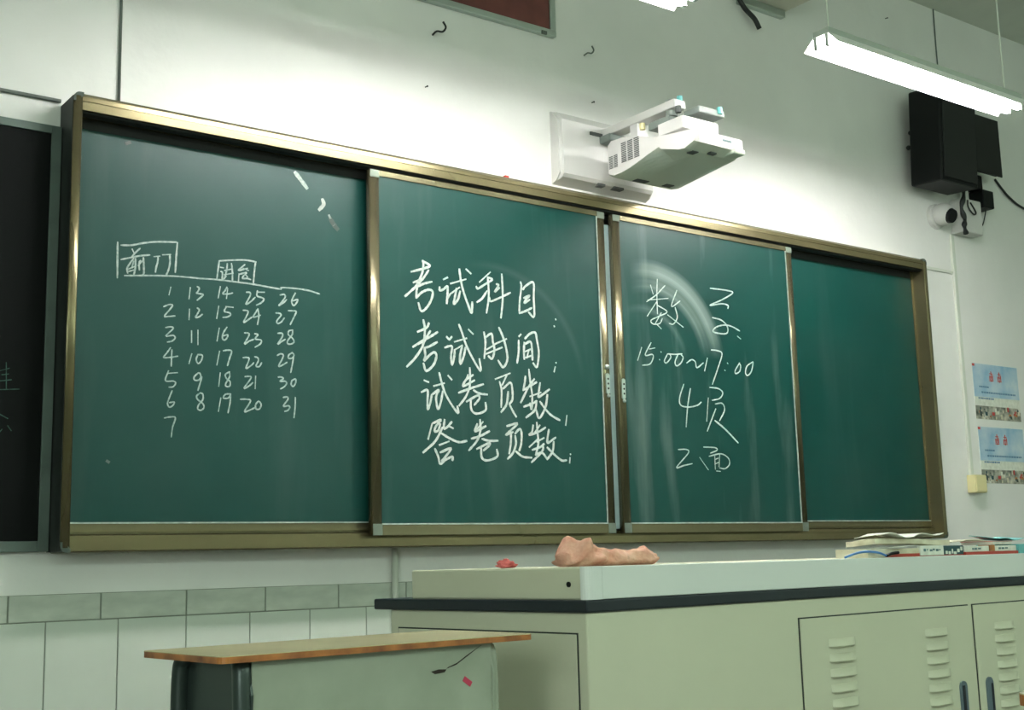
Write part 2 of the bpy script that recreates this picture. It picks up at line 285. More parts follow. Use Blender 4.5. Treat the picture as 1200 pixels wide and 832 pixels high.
CH2=[(0.00796,[[(11827,9544),(11854,9423),(11791,9094),(11585,8689),(11354,8455),(11112,8246)],[(11827,9532),(12113,9405),(11909,9294),(11365,9106)],[(12052,9236),(11875,8980),(11598,8629),(11549,8231)],[(11444,8746),(11788,8896),(11585,8725)],[(12175,8853),(11871,8757),(11598,8616)],[(11563,8245),(11780,8452),(12069,8569),(12211,8498),(12149,8244),(11971,7955),(11740,7798),(11631,8068)]]),(0.00835,[[(12821,9076),(12658,8990)],[(12491,8702),(12503,8592),(12650,8645),(12814,8763),(12809,8512),(12772,8172)],[(12949,8878),(13580,9100)],[(13318,9424),(13369,9051),(13479,8634),(13648,8224),(13791,7936),(13831,8318)],[(13604,9458),(13797,9328)],[(12941,8527),(13303,8779)],[(13183,8728),(13117,8445),(13052,8176),(13233,8357),(13329,8643)],[(12911,8498),(12790,8311)]]),(0.00731,[[(14629,9472),(14161,9067)],[(14017,8891),(14085,8825),(14405,9021),(14710,9217),(14553,9272)],[(14518,9283),(14541,8875),(14530,8494),(14429,8004)],[(14468,8780),(14250,8494),(14037,8342)],[(14883,9074),(14971,9040),(14804,8787),(15005,8955)],[(14567,8557),(14617,8430),(15030,8605),(15485,8830)],[(15127,9456),(15146,8912),(15133,8469),(15043,7888)]]),(0.00775,[[(15955,9269),(15985,9093),(15895,8577),(15862,8158)],[(16056,9011),(16171,9143),(16528,9318),(16527,8762),(16520,8073),(16285,8199)],[(16082,8700),(16344,8817),(16153,8633),(16112,8525),(16338,8667)],[(15861,8128),(16176,8248),(16420,8377)]]),(0.00784,[[(17507,8071),(17514,8053)],[(17428,7813),(17435,7792)]]),(0.00813,[[(11820,7506),(11872,7206),(11837,6837),(11747,6563),(11459,6178),(11147,5880)],[(11586,7083),(11930,7248),(12033,7416)],[(11395,6559),(11751,6782),(12096,6969),(12373,7140)],[(12085,7152),(11894,6867),(11777,6662)],[(12351,6795),(12033,6622),(11875,6573)],[(11846,6571),(11870,6282),(11824,6121),(12027,6318),(12230,6443),(12313,6316),(12193,6015),(11903,5788),(11794,6034)],[(11608,6673),(11836,6789)]]),(0.0079,[[(12747,7013),(12848,6935),(12952,7030)],[(12667,6637),(12843,6700),(12959,6685),(12908,6361),(12946,6069),(13040,6371),(13060,6570)],[(13066,6867),(13559,7032)],[(13258,7479),(13384,7192),(13524,6830),(13782,6378),(14116,5941),(14081,6351)],[(13656,7340),(13833,7206)],[(13045,6581),(13374,6768)],[(13373,6743),(13277,6414),(13285,6118),(13425,6400),(13506,6704)]]),(0.00809,[[(14301,7307),(14354,6945),(14291,6391)],[(14359,7129),(14618,7283),(14674,6998),(14730,6713),(14625,6403),(14468,6483)],[(14411,6714),(14735,6898)],[(14375,6554),(15055,6831)],[(14752,6925),(15259,7152)],[(14947,7523),(15130,7168),(15261,6702),(15267,6386),(15082,6135),(14879,6357)]]),(0.00827,[[(15905,7368),(15820,7294)],[(15799,7145),(15785,6743),(15706,6338)],[(16083,7236),(16290,7415),(16544,7491),(16618,7213),(16685,6760),(16582,6255),(16419,6377)],[(16045,7085),(16018,6788),(16024,6495)],[(16060,7033),(16330,7135),(16384,6790),(16390,6496)],[(16067,6765),(16303,6864)],[(16093,6554),(16396,6657)],[(16235,6832),(16143,6557)]]),(0.00709,[[(17457,6472),(17463,6461)],[(17416,6314),(17357,6134)]]),(0.00771,[[(11818,5465),(11986,5416)],[(11699,5066),(11939,5139),(11932,4770),(11941,4498),(12043,4729),(12105,4994)],[(12195,5298),(12610,5420)],[(12417,5757),(12510,5426),(12646,5073),(12896,4703),(13150,4439),(13126,4666)],[(12774,5684),(12915,5560)],[(12119,5007),(12391,5178),(12273,4932),(12336,4530),(12454,4751),(12547,5140)]]),(0.00764,[[(13671,6014),(13677,5671),(13639,5326),(13454,4975),(13200,4694)],[(13591,5763),(13376,5359)],[(13798,5777),(13498,5586),(13376,5359),(13853,5597)],[(13195,5130),(13668,5304),(14222,5485)],[(13814,5251),(14049,5155),(14377,5137)],[(13509,4844),(13958,5076),(14044,4983),(13831,4752)],[(13688,4939),(13681,4647),(13794,4482),(14030,4470),(14302,4605),(14294,4850)]]),(0.00773,[[(14743,5698),(15380,5943)],[(15227,5851),(15034,5515)],[(14921,5615),(14995,5324),(14961,4732)],[(15063,5382),(15386,5618),(15461,5352),(15451,5027),(15312,4858)],[(15276,5287),(15196,4852),(14955,4558)],[(15312,4858),(15470,4597),(15598,4428)]]),(0.00791,[[(16216,6137),(16268,5674),(16335,5185),(16284,4719),(16224,4934)],[(16053,5879),(16010,5630),(15934,5380)],[(15934,5380),(16281,5565),(16543,5705)],[(16444,5809),(16176,5504),(15817,4939)],[(16233,5179),(16720,5345)],[(15947,4797),(16361,4941),(16501,5030)],[(16519,5031),(16421,4699),(16036,4422)],[(16698,5687),(16614,5283),(16645,5189),(17108,5478)],[(17012,5279),(16908,4833),(16616,4422),(16489,4702)],[(16673,5012),(16939,4725),(17175,4544),(17538,4395)]]),(0.00703,[[(17882,4578),(17814,4228)]]),(0.00794,[[(12100,4020),(11937,3518)],[(12129,4045),(12456,4178),(12254,3956),(12194,3787),(12336,3817),(12425,4034)],[(12599,4185),(12564,3897),(12708,3951),(12883,4126)],[(12765,3977),(12936,3913)],[(12508,3919),(12216,3457),(11734,3066)],[(12419,3749),(12785,3573),(13156,3455),(13476,3507)],[(12382,3333),(12754,3465)],[(12197,3197),(12318,2942),(12398,2709),(12627,2856),(12886,2958),(12883,2839)],[(12406,3086),(12835,3241),(12630,2974),(12456,2804)]]),(0.00787,[[(14054,4251),(14059,3887),(13917,3542),(13571,3193)],[(13932,4100),(13836,3841),(14287,4042)],[(14171,4184),(13897,3904)],[(13683,3594),(14039,3692),(14432,3877)],[(14126,3598),(14392,3547),(14783,3561)],[(13895,3251),(14390,3462),(14418,3390),(14174,3212)],[(14073,3281),(14079,2992),(14224,2875),(14493,2906),(14752,3035),(14729,3254)]]),(0.00799,[[(15190,4086),(15646,4197),(15412,3991),(15132,3773),(15441,3889)],[(15359,3833),(15331,3470),(15256,3132)],[(15537,3840),(15737,4005),(15814,3851),(15785,3485),(15695,3249)],[(15534,3762),(15557,3478),(15418,3162),(15186,2950)],[(15549,3218),(15835,3045),(16227,3017)]]),(0.00783,[[(16504,4261),(16524,3905),(16543,3511),(16412,3114)],[(16334,4161),(16276,3922),(16140,3812),(16558,3933),(16883,4105)],[(16634,4174),(16391,3900)],[(16549,3696),(16142,3393)],[(16479,3588),(16801,3731)],[(16270,3293),(16639,3409),(16793,3520)],[(16742,3492),(16699,3253),(16221,2860)],[(16412,3127),(16697,3201),(16923,2984)],[(17031,4032),(16950,3684),(16979,3566),(17325,3764)],[(17235,3615),(17170,3268),(16923,2984)],[(16939,3393),(17233,3164),(17565,2961),(17787,2967)]]),(0.00697,[[(17986,3199),(17993,3186)],[(17963,3065),(17938,2878)]])]
CH3=[(0.00461,[[(22643,10133),(22588,9514),(22570,8754)],[(22272,9859),(22391,9514)],[(23038,9923),(22560,9511),(22037,9183)],[(22097,9252),(23178,9428)],[(22542,9214),(22032,8619)],[(22591,9093),(23087,8889),(22678,8681),(22218,8470),(22321,8333),(22660,8385),(22813,8589)],[(22771,8816),(22434,8365)],[(22489,8349),(22732,8182)],[(23662,9799),(23331,9125),(23808,9387)],[(23530,9102),(23621,8729),(23401,8432),(23172,8433)],[(23108,8764),(23914,8352)]]),(0.00541,[[(25544,10091),(26493,10106),(26829,10031),(26153,9672),(25463,9383),(26141,9517),(26508,9488),(26498,9355)]]),(0.00536,[[(25578,8893),(26090,8833),(26409,8599),(26326,8307),(25596,8309),(25763,8519),(26260,8651),(26689,8625),(27113,8486)],[(26970,8253),(27150,8159)]]),(0.00476,[[(21667,7365),(21436,6855)],[(22165,7592),(21832,7090),(22194,7138),(22242,7018),(22061,6757),(21672,6680)],[(22067,7335),(22348,7399)],[(22660,7278),(22675,7259)],[(22562,6968),(22584,6953)]]),(0.00484,[[(23011,7222),(22824,6937),(22932,6862),(23172,7088),(23125,7231)],[(23011,7222),(23381,7230),(23786,7282)],[(23552,7222),(23390,6937),(23466,6784),(23704,6918),(23834,7138),(23726,7257)]]),(0.00489,[[(24023,6942),(24294,7088),(24494,7018),(24566,6790),(24935,7008)]]),(0.00527,[[(25176,7218),(24984,6692)],[(25422,7568),(25753,7564),(26017,7455),(25764,6896),(25381,6185)]]),(0.00502,[[(26296,7107),(26324,7075)],[(26120,6801),(26149,6785)]]),(0.00507,[[(27009,7159),(26735,6835),(26756,6706),(26981,6808),(27061,7032),(26977,7148)],[(27801,7261),(27438,7059),(27322,6788),(27438,6673),(27673,6856),(27818,7241)]]),(0.00514,[[(23799,6083),(23545,5538),(23592,5253),(24019,5203),(24494,5300),(24706,5433)],[(24149,5935),(23954,5224),(23821,4426)]]),(0.00523,[[(25227,6049),(25709,6029),(25940,5870),(25749,5637),(25327,5540)],[(25114,5626),(24959,4693)],[(25489,5402),(25874,5447),(25993,5182),(25683,4750)],[(25496,5206),(25198,4704),(24965,4305)]]),(0.00672,[[(25420,4738),(25937,4443),(26667,3905)]]),(0.00473,[[(23348,3530),(23775,3543),(23865,3404),(23206,2843),(23603,2923),(24056,3005)]]),(0.00481,[[(24717,3669),(25328,3665),(25458,3572),(25073,3440)],[(24473,3254),(24910,2787)],[(24996,3317),(25654,3433),(26057,3274),(26108,3032),(25852,2856),(25543,2873)],[(25306,3374),(25300,2820)],[(25583,3407),(25512,2921)],[(25328,3206),(25503,3259)],[(25336,3037),(25491,3089)],[(25363,2749),(25567,2739)]])]
CH0=[(0.00339,[[(-1590,4942),(-1234,5066)],[(-1543,4687),(-1166,4751)],[(-1316,5221),(-1289,4484)],[(-1684,4440),(-946,4505)],[(-1418,4874),(-1248,4905)]]),(0.00337,[[(-1433,3783),(-1222,3674)],[(-1214,3477),(-1115,3343)],[(-1362,3372),(-1451,3251)]])]# ================================================================ THE ROOM
XL, XR, YB, YW, ZF, ZC = -3.6, 6.4, -8.6, .1145, -ZO, 2.70
PL = .118                                     # wall plane behind the tiles
wf = struct('wall_front', box(BM(), XL-.2, XR+.2, YW, YW+.24, ZF-.1, ZC+.1), M['wall'])
struct('floor', box(BM(), XL-.2, XR+.2, YB-.2, YW, ZF-.1, ZF), M['floor'])
struct('ceiling', box(BM(), XL-.2, XR+.2, YB-.2, YW, ZC, ZC+.1), M['ceiling'])
struct('wall_right', box(BM(), XR, XR+.2, YB, YW, ZF, ZC), M['side_wall'])
struct('wall_back', box(BM(), XL, XR, YB-.2, YB, ZF, ZC), M['side_wall'])
bm = BM()                                      # left wall with an added, unseen window opening y -6..-3.2, z 0..1.5
for a in ((-3.2, YW, ZF, ZC), (YB, -6.0, ZF, ZC), (-6.0, -3.2, ZF, 0.0), (-6.0, -3.2, 1.5, ZC)):
    box(bm, XL-.2, XL, a[0], a[1], a[2], a[3])
struct('wall_left', bm, M['side_wall'])
bm = BM()
for y in (-6.0, -5.08, -4.15, -3.25): box(bm, XL-.14, XL-.08, y, y+.05, 0, 1.5)
for z in (0, 1.45): box(bm, XL-.14, XL-.08, -6.0, -3.2, z, z+.05)
win = struct('added_window', bm, M['alu'])  # unseen window, added to bring in low light from the left
gm = bpy.data.materials.new('added_window_glass'); gm.use_nodes = True
nt = gm.node_tree; nt.nodes.clear()
o_ = nt.nodes.new('ShaderNodeOutputMaterial'); mx = nt.nodes.new('ShaderNodeMixShader'); mx.inputs[0].default_value = .08
tr = nt.nodes.new('ShaderNodeBsdfTransparent'); gl = nt.nodes.new('ShaderNodeBsdfGlossy'); gl.inputs['Roughness'].default_value = .02
nt.links.new(tr.outputs[0], mx.inputs[1]); nt.links.new(gl.outputs[0], mx.inputs[2]); nt.links.new(mx.outputs[0], o_.inputs[0])
for i in range(3): part('pane', box(BM(), XL-.113, XL-.107, -5.95+i*.925, -5.08+i*.925, .05, 1.45), gm, win)

# wall tiles: a grout bed, a marbled border course and plain courses below it
BZ, BZ2 = -.111, -.185
part('grout', box(BM(), XL, XR, YW-.0035, YW+.001, ZF, BZ), M['grout'], wf)
def tile_mesh(w, h, m, name):
    bm = BM(); box(bm, -w/2, w/2, -.0030, .0015, -h/2, h/2, .0012); return finish(name, bm, m)
def lay(mesh, name, cx, cz):
    o = bpy.data.objects.new(name, mesh); COL.objects.link(o); o.parent = wf; o.location = (cx, YW-.0045+random.uniform(-.0006, .0004), cz+ZO)
bmesh_border = tile_mesh(.2475, .0705, M['border'], 'border_tile')
i = -14
while .152 + .252*(i+1) < XR:
    lay(bmesh_border, 'border_tile', .152+.252*(i+.5), (BZ+BZ2)/2); i += 1
tm = tile_mesh(.1985, .298, M['tile'], 'tile'); tm2 = tile_mesh(.1985, .154, M['tile'], 'tile')
for r in range(3):
    top = BZ2 - .0005 - r*.300
    h = .300 if r < 2 else .1545
    i = -17
    while .001+.2015*(i+1) < XR:
        lay(tm if r < 2 else tm2, 'tile', .001+.2015*(i+.5), top-h/2); i += 1

# ================================================================ SLIDING BLACKBOARD
H, WD = 1.3047, 4.0
bb = thing('sliding_blackboard', 'wide green sliding chalkboard in a champagne metal frame on the front wall', 'blackboard', (2.0, .1145, 0))
DR, DP = .0704, .010
# outer rails: stepped profiles
part('top_rail', prism(BM(), [(YW, 1.2525), (0, 1.2525), (0, 1.2755), (.002, 1.2765), (.002, 1.2785), (0, 1.2795), (.001, 1.293), (.012, 1.3047), (YW, 1.3047)], .011, WD-.011, 'x'), M['gold'], bb)
part('bottom_rail', prism(BM(), [(YW, 0), (.004, 0), (0, .004), (0, .0286), (.004, .0286), (.004, .020), (.050, .020), (.050, .046), (.062, .050), (YW, .050)], .011, WD-.011, 'x'), M['gold'], bb)
def side_prof(x0, sgn):
    s = .0253
    return [(x0+sgn*.0005, .0005)]+[(x0+sgn*(.001+(s-.001)*k/8), -.0022*(1-(k/4-1)**2)) for k in range(9)]+[(x0+sgn*s, .0005), (x0+sgn*s, .066), (x0+sgn*(s+.008), .066), (x0+sgn*(s+.008), YW), (x0, YW), (x0, .003)]
part('side_rail', prism(BM(), side_prof(0, 1), .012, H-.012, 'z'), M['gold'], bb, smooth=True)
part('side_rail', prism(BM(), side_prof(WD, -1), .012, H-.012, 'z'), M['gold'], bb)
for xs_, xe_ in ((-.0012, .0), (WD, WD+.0012)):  # thin dark sheets stand in for shade on the outer sides
    part('side_shade_strip', box(BM(), xs_, xe_, .0035, YW, .003, H-.012), M['side_shade'], bb, label='outer side of the frame with its shade painted dark')
# rounded plastic corner caps
for cx, sx in ((0, 1), (WD, -1)):
    for cz, sz in ((0, 1), (H, -1)):
        pts = [(cx+sx*.028, cz)]
        for k in range(7):
            a = math.pi/2*k/6; pts.append((cx+sx*(.018-.018*math.sin(a)), cz+sz*(.018-.018*math.cos(a))))
        pts += [(cx, cz+sz*.028), (cx+sx*.010, cz+sz*.028), (cx+sx*.028, cz+sz*.010)]
        part('corner_cap', prism(BM(), pts, -.0015, YW, 'y'), M['cap'], bb)
# dark housing behind the panels
bm = BM(); box(bm, .012, WD-.012, .098, YW, .02, 1.29); box(bm, .0335, WD-.0335, .073, .098, 1.222, 1.2524); box(bm, .026, WD-.026, .012, .045, 1.2470, 1.2524)
part('back_housing', bm, M['cavity'], bb)
# fixed rear panels
def fixed(x0, x1, label):
    p = part('fixed_panel', box(BM(), x0, x1, DR, DR+.012, .080, 1.2201), M['board'], bb, label=label)
    bm = BM(); box(bm, x0, x1, DR-.006, DR+.012, .0505, .080); part('panel_rail', bm, M['gold_in'], p)
    bm = BM(); box(bm, x0, x1, DR-.010, DR-.001, .0795, .0835); part('bead', bm, M['lip'], p)
    bm = BM(); box(bm, x0, x1, DR-.016, DR-.004, .056, .062); part('track', bm, M['gold'], p)
    return p
f1 = fixed(.034, 1.30, 'left fixed green panel with the chalked seat numbers')
f4 = fixed(2.75, WD-.034, 'right fixed green panel, blank')
part('bead', box(BM(), .034, .038, DR-.003, DR, .083, .26), M['lip'], f1)
part('middle_post', box(BM(), 1.99, 2.051, .040, .070, .055, 1.205), M['post'], bb, label='pale vertical post seen between the two sliding panels')
part('rear_sheet', box(BM(), 1.305, 2.745, .084, .092, .05, 1.222), M['cavity'], bb)
# sliding panels
def sliding(x0, x1, m, label, lock_x, lock_z, right_bead):
    zt, zb = 1.2417, .0373
    p = part('sliding_panel', box(BM(), x0+.005, x1-.005, DP+.004, DP+.020, zb+.004, zt-.004), m, bb, label=label)
    sw, tw, bw = .036, .020, .034
    def st(xa, xb):
        n = 10; pr = []
        for k in range(n+1):
            t = k/n; pr.append((xa+(xb-xa)*t, DP+.003-.003*(1-(2*t-1)**2)))
        return pr + [(xb, DP+.026), (xa, DP+.026)]
    part('stile', prism(BM(), st(x0, x0+sw), zb, zt, 'z'), M['gold_in'], p, smooth=True)
    part('stile', prism(BM(), st(x1-sw, x1), zb, zt, 'z'), M['gold_in'], p, smooth=True)
    part('panel_rail', box(BM(), x0+sw, x1-sw, DP, DP+.024, zt-tw, zt, .001), M['gold_in'], p)
    part('panel_rail', box(BM(), x0+sw, x1-sw, DP, DP+.024, zb, zb+bw, .001), M['gold_in'], p)
    part('bead', box(BM(), x0+sw, x1-sw, DP-.001, DP+.006, zb+bw, zb+bw+.0045), M['lip'], p)
    xs = (x1-sw-.003) if right_bead else (x0+sw)
    part('bead', box(BM(), xs, xs+.003, DP-.0005, DP+.006, zb+bw, zt-tw), M['lip'], p)
    for cx in (x0, x1-sw):
        part('corner_plate', box(BM(), cx+.001, cx+sw-.001, DP-.0015, DP+.001, zb+.001, zb+.037), M['dull'], p)
        part('corner_plate', box(BM(), cx+.001, cx+sw-.001, DP-.0015, DP+.001, zt-.026, zt-.001), M['dull'], p)
    # finger lock: rounded plate with three dark holes
    bm = BM(); pts = []
    for k in range(16):
        a = 2*math.pi*k/16; pts.append((lock_x+.009*math.cos(a), lock_z+.009*math.sin(a)+(.030 if math.sin(a) >= 0 else -.030)))
    prism(bm, pts, DP-.005, DP+.002, 'y'); part('lock', bm, M['alu'], p)
    for k in (-1, 0, 1):
        bm = BM(); tube(bm, [(lock_x+.001, DP-.0056, lock_z+k*.018), (lock_x+.001, DP-.004, lock_z+k*.018)], .0042, 8); part('lock_hole', bm, M['black'], p)
    bm = BM(); bmesh.ops.create_icosphere(bm, subdivisions=2, radius=.007, matrix=Matrix.Translation((lock_x+.002, DP-.003, lock_z-.045)))
    part('screw', bm, M['lip'], p, smooth=True)
    return p
p2 = sliding(.9779, 1.9988, M['board_wiped'], 'left sliding panel with four lines of bold chalk characters', 1.983, .585, True)
p3 = sliding(2.0408, 3.0551, M['board_used'], 'right sliding panel with smeared chalk and thin writing', 2.060, .570, True)
bm = BM(); bmesh.ops.create_icosphere(bm, subdivisions=2, radius=.010, matrix=Matrix.Translation((1.983, DP-.002, .648)))
part('screw', bm, M['alu'], p2, smooth=True)
glyphs(CH1, DR, M['chalk1'], f1)
glyphs(CH2, DP+.004, M['chalk2'], p2)
glyphs(CH3, DP+.004, M['chalk3'], p3)
# scuffs where the paint has chipped near the top of the left panel
def chip(pts, w, m, nm='scuff'):
    bm = BM(); ribbon(bm, pts, w, DR, .0008); bmesh.ops.recalc_face_normals(bm, faces=bm.faces); part(nm, bm, m, f1)
chip([(.735, 1.203), (.755, 1.182), (.777, 1.158)], .014, M['chalk1'])
chip([(.834, 1.128), (.838, 1.112), (.822, 1.092)], .013, M['lip'])
chip([(.858, 1.078), (.862, 1.070)], .010, M['lip'])
chip([(.862, 1.068), (.875, 1.050), (.889, 1.036)], .016, M['cap'])
chip([(.874, 1.046), (.880, 1.052)], .006, M['lip'])
chip([(.180, 1.200), (.190, 1.205)], .012, M['cap'])
chip([(.146, .256), (.151, .253)], .010, M['pipe_d'])

# ================================================================ NEIGHBOURING BLACK BOARD
nb = thing('blackboard', 'black chalkboard in a thin grey frame left of the green sliding one', 'blackboard', (-.9, YW, .005))
part('writing_surface', box(BM(), -1.80, -.030, YW-.018, YW, .034, 1.198), M['black_board'], nb)
bm = BM(); box(bm, -.031, -.003, YW-.024, YW, .005, 1.222, .001); part('frame_stile', bm, M['grey_frame'], nb)
bm = BM(); box(bm, -1.83, -1.80, YW-.024, YW, .005, 1.222, .001); part('frame_stile', bm, M['grey_frame'], nb)
bm = BM(); box(bm, -1.80, -.031, YW-.024, YW, .005, .034, .001); part('frame_rail', bm, M['grey_frame'], nb)
bm = BM(); box(bm, -1.80, -.031, YW-.024, YW, 1.198, 1.222, .001); part('frame_rail', bm, M['grey_frame'], nb)
glyphs(CH0, YW-.018, M['chalk0'], nb)

# ================================================================ LECTERN (steel cabinet, dark slab, low flat lid)
lt = thing('lectern', 'pale grey-green steel lectern cabinet with dark slab and louvred doors', 'lectern', (.483, -1.618, ZF), 0.0779)
LW, LD = 2.14, .698
part('cabinet', box(BM(), .006, LW-.01, .006, .640, ZF, -.1560, .004), M['cab'], lt)
part('slab', box(BM(), 0, LW, 0, LD, -.1555, -.1315, .004), M['slab'], lt, label='dark blue-grey worktop slab')
lid = part('lid', box(BM(), .014, LW-.004, .012, .570, -.1315, -.0690, .004), M['cab'], lt)
part('front_strip', box(BM(), .046, LW-.006, .002, .014, -.1313, -.0690, .002), M['strip'], lid, label='smooth pale front strip of the lid')
bm = BM(); pts = [(.010, .020)]
for k in range(7):
    a = math.pi/2*k/6; pts.append((.026-.020*math.cos(a), .020-.020*math.sin(a)+.001))
pts += [(.045, .001), (.045, .02)]
part('corner_post', prism(bm, pts, -.1313, -.0685, 'z'), M['strip'], lid, label='rounded pale corner of the lid')
bm = BM(); tube(bm, [(.0135, .060, -.102), (.011, .060, -.102)], .0055, 10); part('lock_hole', bm, M['black'], lid)
part('base_plinth', box(BM(), .02, LW-.03, .02, .62, ZF, ZF+.05), M['gap'], lt)
# side door
sd = part('side_door', box(BM(), .0025, .008, .034, .606, -.86, -.196, .001), M['cab'], lt)
bm = BM(); box(bm, .0045, .007, .031, .609, -.863, -.193); part('seam', bm, M['gap'], sd)
# front doors with louvres and handles
def louvre_mesh():
    bm = BM(); w, h = .104, .030
    prof = [(0, h*.62), (-.004, h*.50), (-.011, h*.10), (-.012, 0), (0, 0)]
    n = 7; rings = []
    for i in range(n):
        t = -1+2*i/(n-1); s = max(0, 1-abs(t)**12); x = t*w/2
        rings.append([bm.verts.new((x, p[0]*s-.0004, p[1] if p[1] > 0 else 0)) for p in prof])
    for A, B in zip(rings, rings[1:]):
        for k in range(len(prof)-1): bm.faces.new((A[k], B[k], B[k+1], A[k+1]))
    bmesh.ops.recalc_face_normals(bm, faces=bm.faces)
    return finish('louvre', bm, M['cab'], True)
LM = louvre_mesh()
def door(x0, x1, cols, hx, hmat, label):
    d = part('door', box(BM(), x0+.003, x1-.003, .0015, .007, -.86, -.1985, .001), M['cab'], lt, label=label)
    bm = BM(); box(bm, x0, x1, .0040, .0065, -.863, -.1955); part('seam', bm, M['gap'], d)
    for cx in cols:
        for k in range(8):
            o = bpy.data.objects.new('louvre', LM); COL.objects.link(o); o.parent = d
            o.location = (cx, .0015, -.266-k*.0335+ZO)
    bm = BM(); pts = []
    for k in range(20):
        a = 2*math.pi*k/20; pts.append((hx+.016*math.cos(a), -.465+.016*math.sin(a)+(.065 if math.sin(a) >= 0 else -.065)))
    prism(bm, pts, -.0035, .002, 'y'); hd = part('handle', bm, M['handle'], d, label='blue-grey pull handle')
    return d, hd
d1, h1 = door(.662, 1.389, (.817, 1.223), 1.327, None, 'left louvred front door')
d2, h2 = door(1.409, 2.126, (1.563, 1.97), 1.458, None, 'right louvred front door')
part('handle_recess', box(BM(), 1.318, 1.330, -.0052, -.003, -.53, -.395, .001), M['recess'], d1)
part('handle_recess', box(BM(), 1.462, 1.470, -.0052, -.003, -.53, -.400, .001), M['recess'], d2)

CL, SL = math.cos(.0779), math.sin(.0779)
def lec(u, v): return (.483+u*CL-v*SL, -1.618+u*SL+v*CL)
LZ = -.0690
# ---- cloths
def rag(name, label, m, u0, v0, u1, v1, radii, hz, seed, sag=0):
    bm = BM(); n = len(radii)*9; seg = 26; rings = []
    for i in range(n+1):
        t = i/n; f = t*(len(radii)-1); k = min(int(f), len(radii)-2); fr = f-k; fr = fr*fr*(3-2*fr)
        r = radii[k]*(1-fr)+radii[k+1]*fr; hh = hz[k]*(1-fr)+hz[k+1]*fr
        x, y = lec(u0+(u1-u0)*t, v0+(v1-v0)*t)
        ring = []
        for j in range(seg):
            a = 2*math.pi*j/seg
            d = 1+.45*noise.noise(Vector((t*9+seed, math.cos(a)*1.5, math.sin(a)*1.5)))+.10*noise.noise(Vector((t*16+seed, math.cos(a)*3.2+t*6, math.sin(a)*3.2)))+.13*math.sin(3*a+t*20+seed)
            dy, dz = math.cos(a)*r*d, (math.sin(a)*.5+.5)*hh*(d*.6+.4)
            ring.append(bm.verts.new((x+(-SL)*dy, y+CL*dy, LZ+max(0.0006, dz))))
        rings.append(ring)
    for A, B in zip(rings, rings[1:]):
        for j in range(seg): bm.faces.new((A[j], A[(j+1) % seg], B[(j+1) % seg], B[j]))
    bm.faces.new(rings[0][::-1]); bm.faces.new(rings[-1]); bmesh.ops.recalc_face_normals(bm, faces=bm.faces)
    single(name, bm, m, label, 'cloth', smooth=True)
rag('cloth', 'crumpled peach cloth lying at the front corner of the lectern lid', M['cloth'], .018, .080, .235, .050, [.030, .040, .034, .026, .030, .024, .030, .024], [.026, .056, .040, .034, .030, .034, .034, .028], 3.1)
rag('cloth', 'small rose-pink cloth on the left edge of the lectern lid', M['cloth2'], .018, .262, .068, .292, [.008, .028, .026, .008], [.006, .017, .013, .004], 8.4)

# ---- books and papers
def lbox(u0, u1, v0, v1, z0, z1, rot=0):
    bm = BM(); box(bm, u0, u1, v0, v1, z0, z1, .0006)
    cu, cv = (u0+u1)/2, (v0+v1)/2
    bmesh.ops.rotate(bm, verts=bm.verts, cent=(cu, cv, 0), matrix=Matrix.Rotation(rot, 3, 'Z'))
    for v in bm.verts:
        x, y = lec(v.co.x, v.co.y); v.co.x, v.co.y = x, y
    return bm
def lthing(name, label, cat, u, v, z, group=None):
    x, y = lec(u, v); return thing(name, label, cat, (x, y, z), 0, group)
def letters(spec, v, m, parent, label=None):
    bm = BM()
    for a, c, z0, z1 in spec:
        b_ = lbox(a, c, v, v+.001, LZ+z0, LZ+z1); me_ = bpy.data.meshes.new('t'); b_.to_mesh(me_); bm.from_mesh(me_); b_.free(); bpy.data.meshes.remove(me_)
    part('lettering', bm, m, parent, label=label, kind='stuff')
bk = lthing('book', 'white and red book with a dark lettered block, below the loose papers', 'book', 1.25, .06, LZ)
part('cover', lbox(1.050, 1.418, .022, .130, LZ, LZ+.008), M['red'], bk)
part('pages', lbox(1.053, 1.415, .024, .128, LZ+.008, LZ+.021), M['paper'], bk)
part('spine_label', lbox(1.208, 1.318, .0185, .026, LZ+.002, LZ+.027), M['paper_w'], bk)
part('spine_block', lbox(1.3185, 1.416, .0185, .026, LZ+.003, LZ+.0255), M['teal'], bk)
letters([(1.222+k*.0145, 1.222+k*.0145+w_, .012+(k % 2)*.002, .019-(k % 3)*.001) for k, w_ in enumerate((.010, .005, .012, .009, .012, .008))], .0176, M['print'], bk)
letters(((1.326, 1.336, .004, .012), (1.340, 1.352, .003, .011), (1.357, 1.363, .005, .017), (1.366, 1.380, .003, .010), (1.384, 1.396, .008, .017), (1.40, 1.41, .012, .022)), .0176, M['paper_w'], bk, 'white lettering')
bk = lthing('book', 'white and red book lying right of the loose papers', 'book', 1.56, .06, LZ)
part('cover', lbox(1.4200, 1.700, .014, .130, LZ, LZ+.008), M['red'], bk)
part('pages', lbox(1.4205, 1.698, .018, .128, LZ+.008, LZ+.023), M['paper_w'], bk)
letters(((1.46, 1.468, .013, .018), (1.471, 1.485, .013, .018), (1.490, 1.505, .014, .018), (1.60, 1.612, .013, .018), (1.616, 1.63, .013, .018), (1.635, 1.65, .014, .018)), .0170, M['print'], bk)
part('tape', lbox(1.548, 1.575, .0150, .050, LZ+.0085, LZ+.0252), M['edge'], bk, label='brown tab')
bk = lthing('book', 'closed white book on the right-hand red book, under the light blue wrapper', 'book', 1.63, .07, LZ+.0262)
part('pages', lbox(1.585, 1.690, .026, .120, LZ+.0258, LZ+.034), M['paper_w'], bk)
part('cover', lbox(1.583, 1.692, .024, .122, LZ+.034, LZ+.0352), M['red'], bk)
